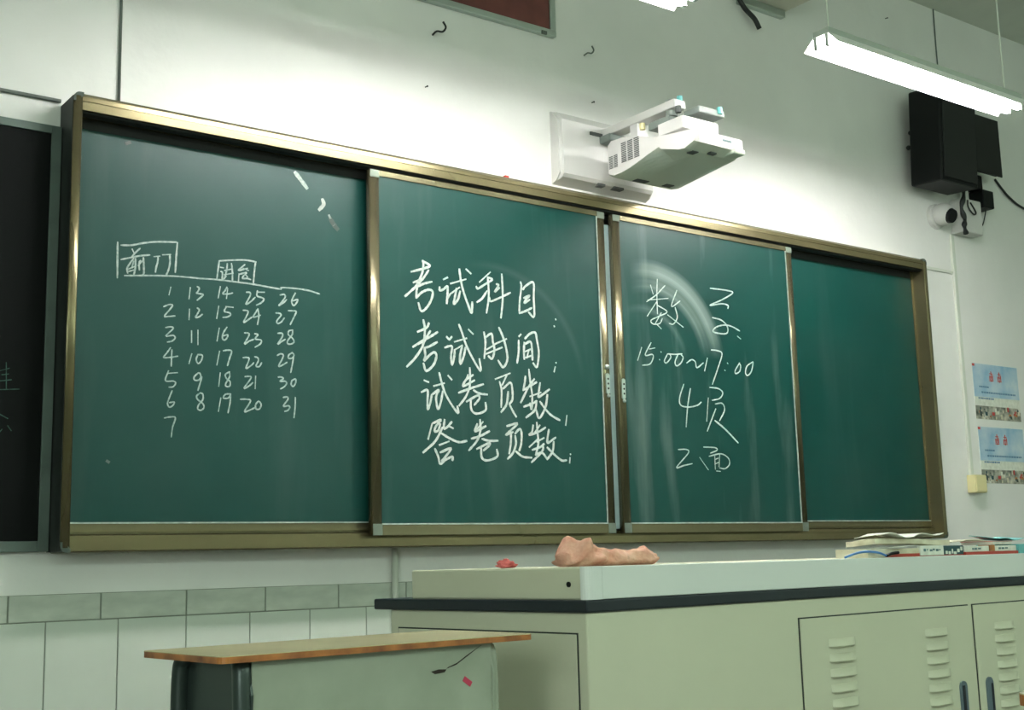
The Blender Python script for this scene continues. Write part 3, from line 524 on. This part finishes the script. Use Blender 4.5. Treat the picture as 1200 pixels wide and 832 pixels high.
def sheet(name, label, m, u0, u1, v0, v1, z, amp, seed, rot=0, group=None, th=.0015):
    """a wavy sheet with thickness"""
    bm = BM(); nu, nv = 14, 8; G = [[], []]
    cu, cv = (u0+u1)/2, (v0+v1)/2; c, s = math.cos(rot), math.sin(rot)
    for side in (0, 1):
        for i in range(nu+1):
            for j in range(nv+1):
                u = u0+(u1-u0)*i/nu; v = v0+(v1-v0)*j/nv
                h = amp*max(0, noise.noise(Vector((u*9+seed, v*7, seed)))+.45)
                uu, vv = cu+(u-cu)*c-(v-cv)*s, cv+(u-cu)*s+(v-cv)*c
                x, y = lec(uu, vv); G[side].append(bm.verts.new((x, y, z+h+(th if side == 0 else 0))))
    w = nv+1
    for i in range(nu):
        for j in range(nv):
            a = i*w+j
            bm.faces.new((G[0][a], G[0][a+w], G[0][a+w+1], G[0][a+1])); bm.faces.new((G[1][a], G[1][a+1], G[1][a+w+1], G[1][a+w]))
    def rim(seq):
        for p, q in zip(seq, seq[1:]): bm.faces.new((G[0][p], G[0][q], G[1][q], G[1][p]))
    rim([i*w for i in range(nu+1)]); rim([i*w+nv for i in range(nu+1)]); rim(list(range(w))); rim([nu*w+j for j in range(w)])
    bmesh.ops.recalc_face_normals(bm, faces=bm.faces)
    return single(name, bm, m, label, 'paper', group=group)
sheet('paper_stack', 'cream pad of papers at the left end of the heap on the lectern', M['paper'], .972, 1.046, .018, .110, LZ+.0002, .001, 1, .0, th=.021)
sheet('paper_sheet', 'white loose sheet drooping at the left over the red book', M['paper_w'], 1.060, 1.200, .010, .070, LZ+.0222, .005, 4, .06)
sheet('paper_stack', 'cream wad of folded exam papers in the middle of the heap', M['paper'], 1.060, 1.400, .050, .135, LZ+.0275, .008, 7, -.02, th=.013)
sheet('paper_sheet', 'wide crumpled white sheet on top of the heap of papers', M['paper_w'], 1.050, 1.350, .030, .110, LZ+.0475, .018, 11, .03)
sheet('paper_sheet', 'cream sheet reaching out to the right from under the top of the heap', M['paper'], 1.405, 1.580, .040, .120, LZ+.034, .007, 21, -.03)
# blue cable with a black plug
bm = BM(); pts = [(*lec(.865, .010), LZ+.003), (*lec(.91, .009), LZ+.012), (*lec(.955, .008), LZ+.015), (*lec(1.0, .007), LZ+.012), (*lec(1.035, .006), LZ+.0035)]
bc = thing('cable', 'thin blue cable with a black plug beside the papers on the lectern', 'cable', (*lec(.95, .014), LZ))
tube(bm, spline(pts, 6), .0028, 8); part('cord', bm, M['blue'], bc, smooth=True)
bm = BM(); tube(bm, spline([(*lec(1.030, .004), LZ+.0045), (*lec(1.050, .004), LZ+.009), (*lec(1.085, .006), LZ+.011)], 4), .0038, 8); part('plug', bm, M['black'], bc)
# teal folder at the right end
bm = lbox(1.703, 1.90, .012, .140, LZ, LZ+.026); single('folder', bm, M['cyan'], 'turquoise folder at the right-hand end of the lectern lid', 'folder')
sheet('paper_wrapper', 'crumpled light blue wrapper on the books at the right end', M['cyan'], 1.60, 1.78, .025, .11, LZ+.0362, .018, 31, .1)

# ================================================================ STUDENT DESKS
def desk(label, loc, rot, w, d, detail=True):
    t = thing('student_desk', label, 'desk', (loc[0], loc[1], ZF), rot, 'student desks in front of the lectern')
    ZT = -.180; th = .0105
    pts = []
    for cx, cy, a0 in ((w-.012, .012, -90), (w-.012, d-.012, 0), (.012, d-.012, 90), (.012, .012, 180)):
        for k in range(5):
            a = math.radians(a0+k*22.5); pts.append((cx+.012*math.cos(a), cy+.012*math.sin(a)))
    top = part('desktop', prism(BM(), [(x, y) for x, y in pts], ZT-.0012, ZT, 'z'), M['wood'], t, label='worn yellowish laminate desktop')
    part('wood_edge', prism(BM(), pts, ZT-th, ZT-.0012, 'z'), M['edge'], top)
    # sheet metal book box
    x0, x1, y0, y1, zb = .062, w-.082, .020, d-.02, ZT-.30
    part('front_sheet', box(BM(), x0, x1, y0, y0+.003, zb, ZT-th-.001), M['sheet'], t)
    part('back_sheet', box(BM(), x0, x1, y1-.003, y1, ZT-.15, ZT-th-.001), M['sheet'], t)
    part('shelf', box(BM(), x0, x1, y0+.003, y1-.003, ZT-.153, ZT-.150), M['sheet'], t)
    for xs, sg in ((x0, -1), (x1, 1)):
        # curved side frame: two swept tubular legs joined by a rounded plate
        side = prism(BM(), [(y0+.01, ZT-th-.001), (y0-.004, ZT-.06), (y0+.002, ZT-.20), (y0+.05, ZT-.33), (y1-.05, ZT-.33), (y1-.002, ZT-.20), (y1+.004, ZT-.06), (y1-.01, ZT-th-.001)], xs, xs+sg*.004, 'x')
        part('side_plate', side, M['legd'] if sg < 0 else M['sheet'], t)
        for yy in (y0+.012, y1-.012):
            bm = BM(); s2 = -1 if yy < (y0+y1)/2 else 1
            ox = .010 if sg < 0 else .012
            P = spline([(xs+sg*ox*.7, yy+.010*-s2, ZT-th-.001), (xs+sg*ox, yy, ZT-.05), (xs+sg*ox, yy+s2*.004, ZT-.25), (xs+sg*.022, yy+s2*.010, ZF+.012)], 6)
            tube(bm, P, .015 if sg < 0 else .009, 12); lg = part('leg', bm, M['legd'] if sg < 0 else M['sheet'], t, smooth=True)
            part('foot', box(BM(), xs+sg*.022-.018, xs+sg*.022+.018, yy+s2*.010-.018, yy+s2*.010+.018, ZF, ZF+.014, .003), M['black'], lg)
        part('foot_rail', box(BM(), xs+sg*.024-.008, xs+sg*.024+.008, y0+.025, y1-.025, ZF+.09, ZF+.115, .002), M['legd'], t)
    if detail:
        fp = bpy.data.objects[[c.name for c in t.children if c.name.startswith('front_sheet')][0]]
        bm = BM(); bx_, bz_ = .468, ZT-.072
        q = [(-.0095, -.0045), (.0095, -.0045), (.0095, .0045), (-.0095, .0045)]; ca, sa = math.cos(-.6), math.sin(-.6)
        prism(bm, [(bx_+a*ca-c*sa, bz_+a*sa+c*ca) for a, c in q], y0-.0009, y0+.0005, 'y'); part('sticker', bm, M['sticker'], fp, label='small pink sticker')
        bm = BM(); o = [(.392, -.0505), (.408, -.0480), (.424, -.0490), (.420, -.0535), (.400, -.0550)]
        prism(bm, [(a, ZT+b) for a, b in o], y0-.0007, y0+.0005, 'y'); part('rust_hole', bm, M['rust'], fp, label='dark rust hole')
        bm = BM(); prism(bm, [(.424, ZT-.0480), (.445, ZT-.0430), (.470, ZT-.0300), (.500, ZT-.0140), (.472, ZT-.0270), (.447, ZT-.0400), (.428, ZT-.0455)][::-1], y0-.0007, y0+.0005, 'y'); part('rust_mark', bm, M['rust'], fp)
    return t
desk('worn student desk left of the lectern, rust and a pink sticker on its metal sheet', (-.310, -1.745, 0), math.radians(4.1), .603, .262)
dk2 = desk('student desk of which only the wooden corner shows at the right edge', (0, 0, 0), 0, .603, .40, False)
dk2.rotation_euler = (0, 0, math.radians(3.5)); dk2.location = (-.063+.40*math.sin(.061), -2.843-.40*math.cos(.061), 0)

# ================================================================ LAMPS
def board_lamp(label, x0, x1):
    L = thing('blackboard_lamp', label, 'lamp', ((x0+x1)/2, -.79, 1.69), 0, 'fluorescent lamps hung along the blackboard')
    yc = -.789
    housing = [(-.756, 1.764), (-.756, 1.742), (-.713, 1.700), (-.715, 1.698), (-.758, 1.738), (-.822, 1.734), (-.862, 1.692), (-.865, 1.693), (-.827, 1.736), (-.827, 1.755)]
    part('housing', box(BM(), x0, x1, -.826, -.757, 1.738, 1.762, .002), M['lampbox'], L)
    bm = BM(); prism(bm, [(-.757, 1.7405), (-.713, 1.7035), (-.7115, 1.7020), (-.7115, 1.7000), (-.7135, 1.7005), (-.758, 1.7375), (-.825, 1.7375), (-.8625, 1.6935), (-.8645, 1.6930), (-.8645, 1.6950), (-.826, 1.7405)], x0, x1, 'x')
    part('reflector', bm, M['refl'], L)
    for ys in (-.765, -.815):
        bm = BM(); tube(bm, [(x0+.018, ys, 1.706), (x1-.018, ys, 1.706)], .0125, 14); part('tube', bm, M['tube'], L, smooth=True)
        for xe, s in ((x0, 1), (x1, -1)):
            part('lamp_holder', box(BM(), xe+(0 if s > 0 else -.016), xe+(.016 if s > 0 else 0), ys-.007, ys+.007, 1.694, 1.738, .001), M['lampbox'], L)
    for xr in (x0+.05, x1-.06):
        bm = BM(); tube(bm, [(xr, yc, 1.762), (xr, yc, ZC-.001)], .0032, 8); part('hanging_rod', bm, M['pipe'], L)
        bm = BM(); tube(bm, [(xr, yc, 1.761), (xr, yc, 1.772)], .009, 10); part('rod_nut', bm, M['pipe_d'], L)
board_lamp('lit twin-tube lamp hanging left of the projector, cut off by the top edge', .46, 1.700)
board_lamp('lit twin-tube lamp hanging in front of the black loudspeaker, right of the projector', 2.335, 3.535)
# classroom ceiling lamps, behind the camera
for row, xs_ in ((0, (-1.1, 2.3)), (1, (-1.1, 2.3, 5.2))):
    for x in xs_:
        y, zl = ((-2.75, 2.12), (-6.3, 1.88))[row]
        where = ('left', 'middle', 'right')[xs_.index(x)]
        L = thing('ceiling_lamp', '%s fluorescent ceiling lamp of the %s row over the classroom' % (where, ('front', 'rear')[row]), 'lamp', (x, y, zl-.02), 0, 'ceiling lamps behind the camera')
        part('housing', box(BM(), x-.05, x+.05, y-.62, y+.62, zl+.02, zl+.05), M['lampbox'], L)
        bm = BM(); tube(bm, [(x, y-.60, zl), (x, y+.60, zl)], .016, 12); part('tube', bm, M[('room_tube', 'rear_tube')[row]], L, smooth=True)
        for yy in (y-.5, y+.5):
            bm = BM(); tube(bm, [(x, yy, zl+.05), (x, yy, ZC-.001)], .004, 8); part('hanging_rod', bm, M['pipe'], L)

# ================================================================ PROJECTOR AND ITS WALL ARM
wm = thing('projector_mount', 'white wall plate with the arm that carries the projector', 'bracket', (2.08, YW, 1.37))
bm = BM(); prism(bm, [(YW, 1.352), (YW, 1.640), (.085, 1.632), (.060, 1.60), (.055, 1.385), (.065, 1.372)], 1.835, 2.315, 'x')
bmesh.ops.bevel(bm, geom=[e for e in bm.edges if abs(e.verts[0].co.x-e.verts[1].co.x) < 1e-5 and e.verts[0].co.y < .1 and e.verts[1].co.y < .1], offset=.012, segments=3, affect='EDGES')
wp = part('wall_plate', bm, M['white_pl'], wm)
part('plate_clip', box(BM(), 2.02, 2.055, .058, .085, 1.364, 1.3735), M['vent'], wp)
part('plate_clip', box(BM(), 2.10, 2.15, .058, .085, 1.364, 1.3735), M['vent'], wp)
part('arm_slot', box(BM(), 1.985, 2.045, .052, .062, 1.560, 1.572), M['vent'], wp)
part('arm', box(BM(), 2.045, 2.105, -.345, .058, 1.560, 1.592, .004), M['white_pl'], wm, label='white telescopic arm')
part('arm_socket', box(BM(), 2.030, 2.120, -.005, .058, 1.530, 1.5595, .006), M['grey_pl'], wm)
bm = BM(); tube(bm, [(2.075, -.30, 1.540), (2.075, -.30, 1.600)], .022, 14); part('swivel', bm, M['grey_pl'], wm)
part('carriage', box(BM(), 2.01, 2.19, -.42, -.29, 1.452, 1.500, .004), M['body_w'], wm)
part('clamp', box(BM(), 2.085, 2.215, -.43, -.35, 1.522, 1.548, .004), M['grey_pl'], wm)
part('clamp', box(BM(), 2.03, 2.085, -.33, -.22, 1.500, 1.530, .004), M['grey_pl'], wm)
for x, y, z, m in ((2.02, -.20, 1.522, 'cream'), (2.14, -.36, 1.548, 'cream'), (2.09, -.33, 1.600, 'cyan'), (2.19, -.43, 1.545, 'cyan'), (2.05, -.36, 1.545, 'vent'), (2.18, -.30, 1.540, 'vent')):
    bm = BM(); tube(bm, [(x, y, z-.012), (x, y, z+.012)], .011, 10); part('adjusting_knob', bm, M[m], wm)
part('support', box(BM(), 2.05, 2.10, -.14, -.10, 1.499, 1.561), M['white_pl'], wm)

pj = thing('projector', 'white short-throw projector held over the sliding board by a wall arm', 'projector', (2.09, -.28, 1.35))
bm = BM()
xa, xb, ya, yb, z0 = 1.970, 2.215, -.517, -.050, 1.350
low = [(yb-.03, 0), (-.12, 0), (-.17, .006), (-.22, .018), (-.28, .034), (-.335, .046), (-.345, .034), (-.40, .016), (-.44, .003), (ya+.05, 0)]
sec = [(ya, z0+.016), (ya-.002, z0+.060), (ya+.012, z0+.066), (-.42, z0+.076), (-.30, z0+.096), (-.20, z0+.130), (yb-.08, z0+.147), (yb-.02, z0+.150), (yb, z0+.135), (yb, z0+.014)]
n = 14; rings = []
for i in range(n+1):
    t = (i/n)**1.3; x = xa+(xb-xa)*t; e = min(t, 1-t); q_ = max(0, 1-e/.10)**2
    ring = []; hump = max(0, 1-t/.30)
    for (y, z) in sec+[(y, z0+a*hump) for y, a in low]:
        f = (y-ya)/(yb-ya); xx = x+.09*t*f
        zz = z0+.06+(z-z0-.06)*(1-.10*q_); yy = (ya+yb)/2+(y-(ya+yb)/2)*(1-.04*q_)
        ring.append(bm.verts.new((xx, yy, zz)))
    rings.append(ring)
K_ = len(rings[0])
for A, B in zip(rings, rings[1:]):
    for k in range(K_): bm.faces.new((A[k], A[(k+1) % K_], B[(k+1) % K_], B[k]))
bm.faces.new(rings[0][::-1]); bm.faces.new(rings[-1]); bmesh.ops.recalc_face_normals(bm, faces=bm.faces)
ub = bm.copy()
dn = lambda f: f.normal.z < -.45 and len(f.verts) == 4
bmesh.ops.delete(ub, geom=[f for f in ub.faces if not dn(f)], context='FACES')
bmesh.ops.delete(bm, geom=[f for f in bm.faces if dn(f)], context='FACES')
body = part('body', bm, M['body_w'], pj)
part('underside', ub, M['under_pl'], pj, label='greyish underside with the foot pads')
for u in ((2.00, 2.03, -.47, -.44), (2.07, 2.10, -.49, -.47), (2.06, 2.12, -.12, -.09), (2.20, 2.24, -.13, -.10)):
    part('foot', box(BM(), u[0], u[1], u[2], u[3], z0-.003, z0+.004, .001), M['vent'], pj)
part('lens_block', box(BM(), 2.150, 2.208, -.528, -.47, z0+.002, z0+.022, .006), M['under_pl'], pj)
# side vents: many thin slots on the left face
def vents(y0, y1, z0v, z1v, cols, rows):
    for c in range(cols):
        bm = BM(); w = (y1-y0)/cols
        for r in range(rows):
            z = z0v+(z1v-z0v)*r/rows; ya_ = y0+c*w
            box(bm, 1.9685, 1.9720, ya_+w*.12, ya_+w*.88, z, z+(z1v-z0v)/rows*.5)
        part('vent_grille', bm, M['vent'], pj)
vents(-.235, -.130, 1.392, 1.470, 3, 11)
vents(-.115, -.062, 1.385, 1.435, 2, 8)
bm = BM()
for a, c, in ((2.105, 2.113), (2.115, 2.121), (2.123, 2.129), (2.131, 2.138), (2.140, 2.147)): box(bm, a, c, ya-.0022, ya+.001, z0+.040, z0+.0465)
part('lettering', bm, M['print'], pj)

# ================================================================ WALL FITTINGS
def conduit(name, label, pts, r, m, cat='pipe', sq=False):
    bm = BM(); tube(bm, pts, r, 8); return single(name, bm, m, label, cat, smooth=True)
conduit('conduit', 'thin grey vertical conduit above the left end of the sliding board', [(.168, YW-.004, 1.306), (.168, YW-.004, ZC)], .0045, M['pipe_d'])
conduit('conduit', 'grey horizontal conduit above the black chalkboard', [(-1.8, YW-.006, 1.306), (-.004, YW-.006, 1.306)], .006, M['pipe_d'])
conduit('pipe', 'white pipe running down the tiles behind the lectern', [(1.112, YW-.016, -.003), (1.112, YW-.016, ZF)], .011, M['pipe'])
bm = BM(); box(bm, 4.372, 4.396, YW-.014, YW, .302, 1.50, .002); single('conduit', bm, M['pipe'], 'white conduit running down from the camera to the cream switch box', 'pipe')
bm = BM(); box(bm, 4.003, 4.371, YW-.010, YW, 1.298, 1.312, .001); single('conduit', bm, M['pipe'], 'short white conduit from the frame top to the vertical conduit', 'pipe')
conduit('cable', 'dark cable rising from the black loudspeaker to the ceiling', [(4.395, YW-.004, 2.20), (4.393, YW-.004, 2.5), (4.395, YW-.004, ZC)], .0035, M['conduit_faint'], 'cable')
sb = thing('socket_box', 'cream surface socket box at the foot of the white conduit', 'socket', (4.40, YW, .215))
part('box', box(BM(), 4.352, 4.445, YW-.045, YW, .215, .301, .003), M['cream'], sb)
part('cover_plate', box(BM(), 4.356, 4.441, YW-.050, YW-.045, .219, .297, .002), M['cream'], sb)
# posters
def poster(x0, z0, label):
    t = thing('poster', label, 'poster', (x0+.19, YW, z0), 0, 'two blue posters right of the board')
    w, h = .392, .278; y = YW-.0015
    part('sheet', box(BM(), x0, x0+w, y, YW-.0002, z0, z0+h), M['paper_w'], t)
    def fl(name, u0, u1, v0, v1, m, k=0): 
        part(name, box(BM(), x0+u0*w, x0+u1*w, y-.0004-k*.0003, y, z0+v0*h, z0+v1*h), m, t)
    fl('sky_print', 0, 1, .40, 1, M['sky']); fl('cloud_print', 0, 1, .27, .40, M['paper_w']); fl('town_print', 0, 1, 0, .24, M['town'])
    r2 = random.Random(11); cols = ('paper', 'paper_w', 'edge', 'cap', 'teal', 'redink', 'grout', 'paper')
    for c in range(8):
        bm = BM()
        for k in range(5):
            u = r2.uniform(0, .95); v = r2.uniform(0, .17); du = r2.uniform(.02, .06); dv = r2.uniform(.03, .09)
            yy = y-.0006-.0001*c; box(bm, x0+u*w, x0+min(1, u+du)*w, yy, y-.0003, z0+v*h, z0+(v+dv)*h)
        part('town_print', bm, M[cols[c]], t, kind='stuff')
    bm = BM()
    for u in (.40, .58):   # the two red characters
        for a, b, c, d_ in ((u-.035, u+.035, .83, .845), (u-.03, u+.03, .77, .785), (u-.045, u+.045, .70, .715), (u-.008, u+.008, .69, .88), (u-.04, u-.022, .72, .80), (u+.022, u+.04, .72, .82)):
            box(bm, x0+a*w, x0+b*w, y-.0012, y-.0003, z0+c*h, z0+d_*h)
    box(bm, x0+.0, x0+.05*w, y-.0012, y-.0003, z0+.95*h, z0+.995*h)
    part('red_lettering', bm, M['redink'], t, kind='stuff')
    bm = BM(); rr = random.Random(5)
    for v, a, b in ((.57, .12, .30), (.47, .16, .92), (.36, .08, .40)):
        u = a
        while u < b:
            l = rr.uniform(.018, .035); box(bm, x0+u*w, x0+(u+l)*w, y-.0012, y-.0003, z0+v*h, z0+(v+.03)*h); u += l+.012
    part('blue_lettering', bm, M['blueink'], t, kind='stuff')
poster(4.474, .582, 'blue-sky poster with red characters, the upper of the two')
poster(4.478, .265, 'blue-sky poster with red characters, the lower one by the socket box')
# framed red panel at the top edge
fr = thing('framed_notice', 'dark red notice in a grey metal frame at the top edge', 'notice', (1.53, YW, 1.94))
part('panel', box(BM(), 1.23, 1.835, YW-.016, YW, 1.965, 2.40), M['red_board'], fr)
for a in ((1.205, 1.862, 1.94, 1.965), (1.205, 1.862, 2.40, 2.425)): part('frame_rail', box(BM(), a[0], a[1], YW-.024, YW, a[2], a[3], .002), M['alu'], fr)
for a in ((1.205, 1.23), (1.835, 1.862)): part('frame_stile', box(BM(), a[0], a[1], YW-.023, YW, 1.9655, 2.3995, .002), M['alu'], fr)
for x in (1.25, 1.80): part('clip', box(BM(), x-.012, x+.012, YW-.030, YW-.022, 1.936, 1.950, .001), M['pipe_d'], fr)
# hooks
def hook(label, cx, cz, s, m):
    bm = BM(); tube(bm, spline([(cx-.020*s, YW+.002, cz-.020*s), (cx-.022*s, YW-.030*s, cz-.018*s), (cx, YW-.035*s, cz-.016*s), (cx+.014*s, YW-.035*s, cz+.004*s), (cx+.004*s, YW-.033*s, cz+.024*s)], 6), .0038*s, 8)
    single('wall_hook', bm, m, label, 'hook', smooth=True)
hook('black bent hook on the wall below the red notice', 1.325, 1.845, 1.0, M['dark'])
hook('small grey hook on the wall left of the projector lamp', 2.035, 1.925, .8, M['pipe_d'])
bm = BM(); box(bm, 1.545, 1.562, .02, .035, 1.3047, 1.316, .002); single('chalk_stub', bm, M['redink'], 'tiny red chalk stub on top of the board frame left of the projector', 'chalk')
# wall box with hanging black hose at the top
bx = thing('wall_box', 'cream box high on the wall at the top edge, right of the projector', 'box', (3.05, YW, 2.36))
part('case', box(BM(), 2.905, 3.225, -.06, YW-.012, 2.385, 2.62, .008), M['box_cream'], bx)
part('mount_rail', box(BM(), 2.915, 3.205, YW-.03, YW, 2.350, 2.384, .002), M['alu'], bx)
bm = BM(); tube(bm, spline([(2.905, YW-.02, 2.42), (2.900, YW-.028, 2.375), (2.93, YW-.034, 2.325), (2.99, YW-.034, 2.290), (3.02, YW-.034, 2.250)], 6), .011, 10)
single('hose', bm, M['dark'], 'short black hose hanging under the cream wall box', 'hose', smooth=True)

# loudspeaker group on the right
sp = thing('loudspeaker', 'large black box loudspeaker tilted on a wall bracket behind the right lamp', 'loudspeaker', (4.2, 0, 1.68))
def tilted(bm, c, ry, rx):
    bmesh.ops.rotate(bm, verts=bm.verts, cent=c, matrix=Matrix.Rotation(rx, 3, 'X')); return bm
part('case', tilted(box(BM(), 4.005, 4.300, -.120, .055, 1.672, 2.140, .010), (4.2, 0, 1.7), 0, math.radians(3)), M['black'], sp)
part('grille', tilted(box(BM(), 4.020, 4.285, -.126, -.121, 1.690, 2.120, .004), (4.2, 0, 1.7), 0, math.radians(3)), M['cavity'], sp)
part('wall_bracket', box(BM(), 4.18, 4.25, .050, YW, 1.78, 1.95, .004), M['black'], sp)
part('bracket_arm', box(BM(), 4.375, 4.60, .045, YW-.001, 1.750, 1.825, .006), M['black'], sp)
for x, z, s in ((4.035, 2.15, .028), (4.13, 2.148, .020), (4.235, 2.155, .026)):
    part('top_clamp', tilted(box(BM(), x-s, x+s, -.08, -.02, 2.11, z+.015, .006), (4.2, 0, 1.7), 0, math.radians(3)), M['black'], sp)
mn = thing('wall_panel', 'smaller flat black panel hanging right behind the loudspeaker', 'panel', (4.68, .02, 1.83))
part('screen', box(BM(), 4.35, 4.705, .005, .035, 1.832, 2.115, .004), M['black'], mn)
part('bezel', box(BM(), 4.34, 4.715, .000, .008, 1.822, 2.125, .003), M['cavity'], mn)
part('wall_mount', box(BM(), 4.60, 4.68, .036, YW, 1.90, 2.02, .003), M['black'], mn)
bm = BM(); tube(bm, [(4.885, YW, 2.275), (4.885, YW-.02, 2.275)], .026, 14); single('cable_hole_cap', bm, M['dark'], 'small round dark cap above the flat black panel', 'cap')
for z, x in ((1.965, 4.085), (1.885, 4.06)):
    bm = BM(); tube(bm, [(x+.06, YW-.004, z+.008), (x+.02, YW-.03, z+.002), (x-.01, YW-.034, z)], .005, 8)
    bmesh.ops.create_icosphere(bm, subdivisions=2, radius=.012, matrix=Matrix.Translation((x-.012, YW-.034, z)))
    single('wall_bolt', bm, M['dark'], 'black round-headed bolt left of the loudspeaker, the %s' % ('upper' if z > 1.95 else 'lower'), 'bolt')
# security camera
cmr = thing('security_camera', 'white dome security camera with a black lens under the loudspeaker', 'camera', (4.30, YW, 1.56))
bm = BM(); tube(bm, [(4.262, YW, 1.575), (4.262, YW-.02, 1.575), (4.262, YW-.026, 1.575)], [.062, .062, .052], 24); part('base', bm, M['white_pl'], cmr)
bm = BM(); bmesh.ops.create_uvsphere(bm, u_segments=24, v_segments=14, radius=.056, matrix=Matrix.Translation((4.262, YW-.052, 1.577))); part('dome', bm, M['white_pl'], cmr, smooth=True)
bm = BM(); d_ = Vector((.02, -1, -.42)).normalized(); c_ = Vector((4.262, YW-.052, 1.577)); tube(bm, [c_+d_*.040, c_+d_*.058], [.038, .033], 20); part('lens', bm, M['black'], cmr)
# white adapter box, black box, cables
ad = thing('adapter_box', 'white rectangular adapter box on the wall right of the security camera', 'box', (4.50, YW, 1.49))
part('case', box(BM(), 4.395, 4.560, YW-.075, YW, 1.505, 1.680, .006), M['white_pl'], ad)
bm = BM(); tube(bm, spline([(4.44, YW-.078, 1.670), (4.43, YW-.085, 1.63), (4.47, YW-.085, 1.60), (4.50, YW-.08, 1.615), (4.46, YW-.08, 1.66)], 5), .004, 8); part('lead', bm, M['dark'], ad, smooth=True)
part('neck', box(BM(), 4.468, 4.495, YW-.05, YW-.02, 1.681, 1.745), M['white_pl'], ad)
bm = BM(); box(bm, 4.572, 4.665, YW-.085, YW, 1.655, 1.748, .006); single('junction_box', bm, M['black'], 'small black box below the flat black panel', 'box')
bm = BM()
tube(bm, spline([(4.400, .03, 1.748), (4.385, .02, 1.68), (4.372, .03, 1.62), (4.392, .03, 1.565), (4.368, .02, 1.525), (4.392, .03, 1.490)], 6), [.011+.003*math.sin(k*.9) for k in range(31)], 9)
single('cable_bundle', bm, M['dark'], 'tangled dark cable bundle between the security camera and the adapter box', 'cable', smooth=True)
bm = BM(); tube(bm, spline([(4.64, YW-.05, 1.655), (4.63, YW-.03, 1.58), (4.60, YW-.01, 1.54), (4.565, YW-.006, 1.53)], 5), .0032, 8); single('cable', bm, M['dark'], 'thin dark cable looping down from the small black box', 'cable', smooth=True)
bm = BM(); tube(bm, spline([(4.82, YW-.004, 1.86), (4.87, YW-.012, 1.81), (4.93, YW-.012, 1.775), (5.05, YW-.008, 1.74), (5.3, YW-.004, 1.72)], 6), .006, 8); single('cable', bm, M['dark'], 'dark cable leaving along the wall to the right of the small black box', 'cable', smooth=True)
bm = BM(); box(bm, 4.30, 4.378, .055, .095, 1.645, 1.73, .004); box(bm, 4.44, 4.53, .035, .075, 1.690, 1.74, .004)

for x, z, w_ in ((3.99, 2.55, 'left of the dark ceiling cable'), (2.05, 1.72, 'left of the projector arm'), (1.27, 1.62, 'below the bent black hook'), (2.51, 1.525, 'right of the projector')):
    bm = BM(); tube(bm, [(x, YW, z), (x, YW-.012, z-.001), (x, YW-.014, z-.001)], [.002, .002, .004], 8); single('nail', bm, M['dark'], 'tiny nail in the bare wall ' + w_, 'nail')
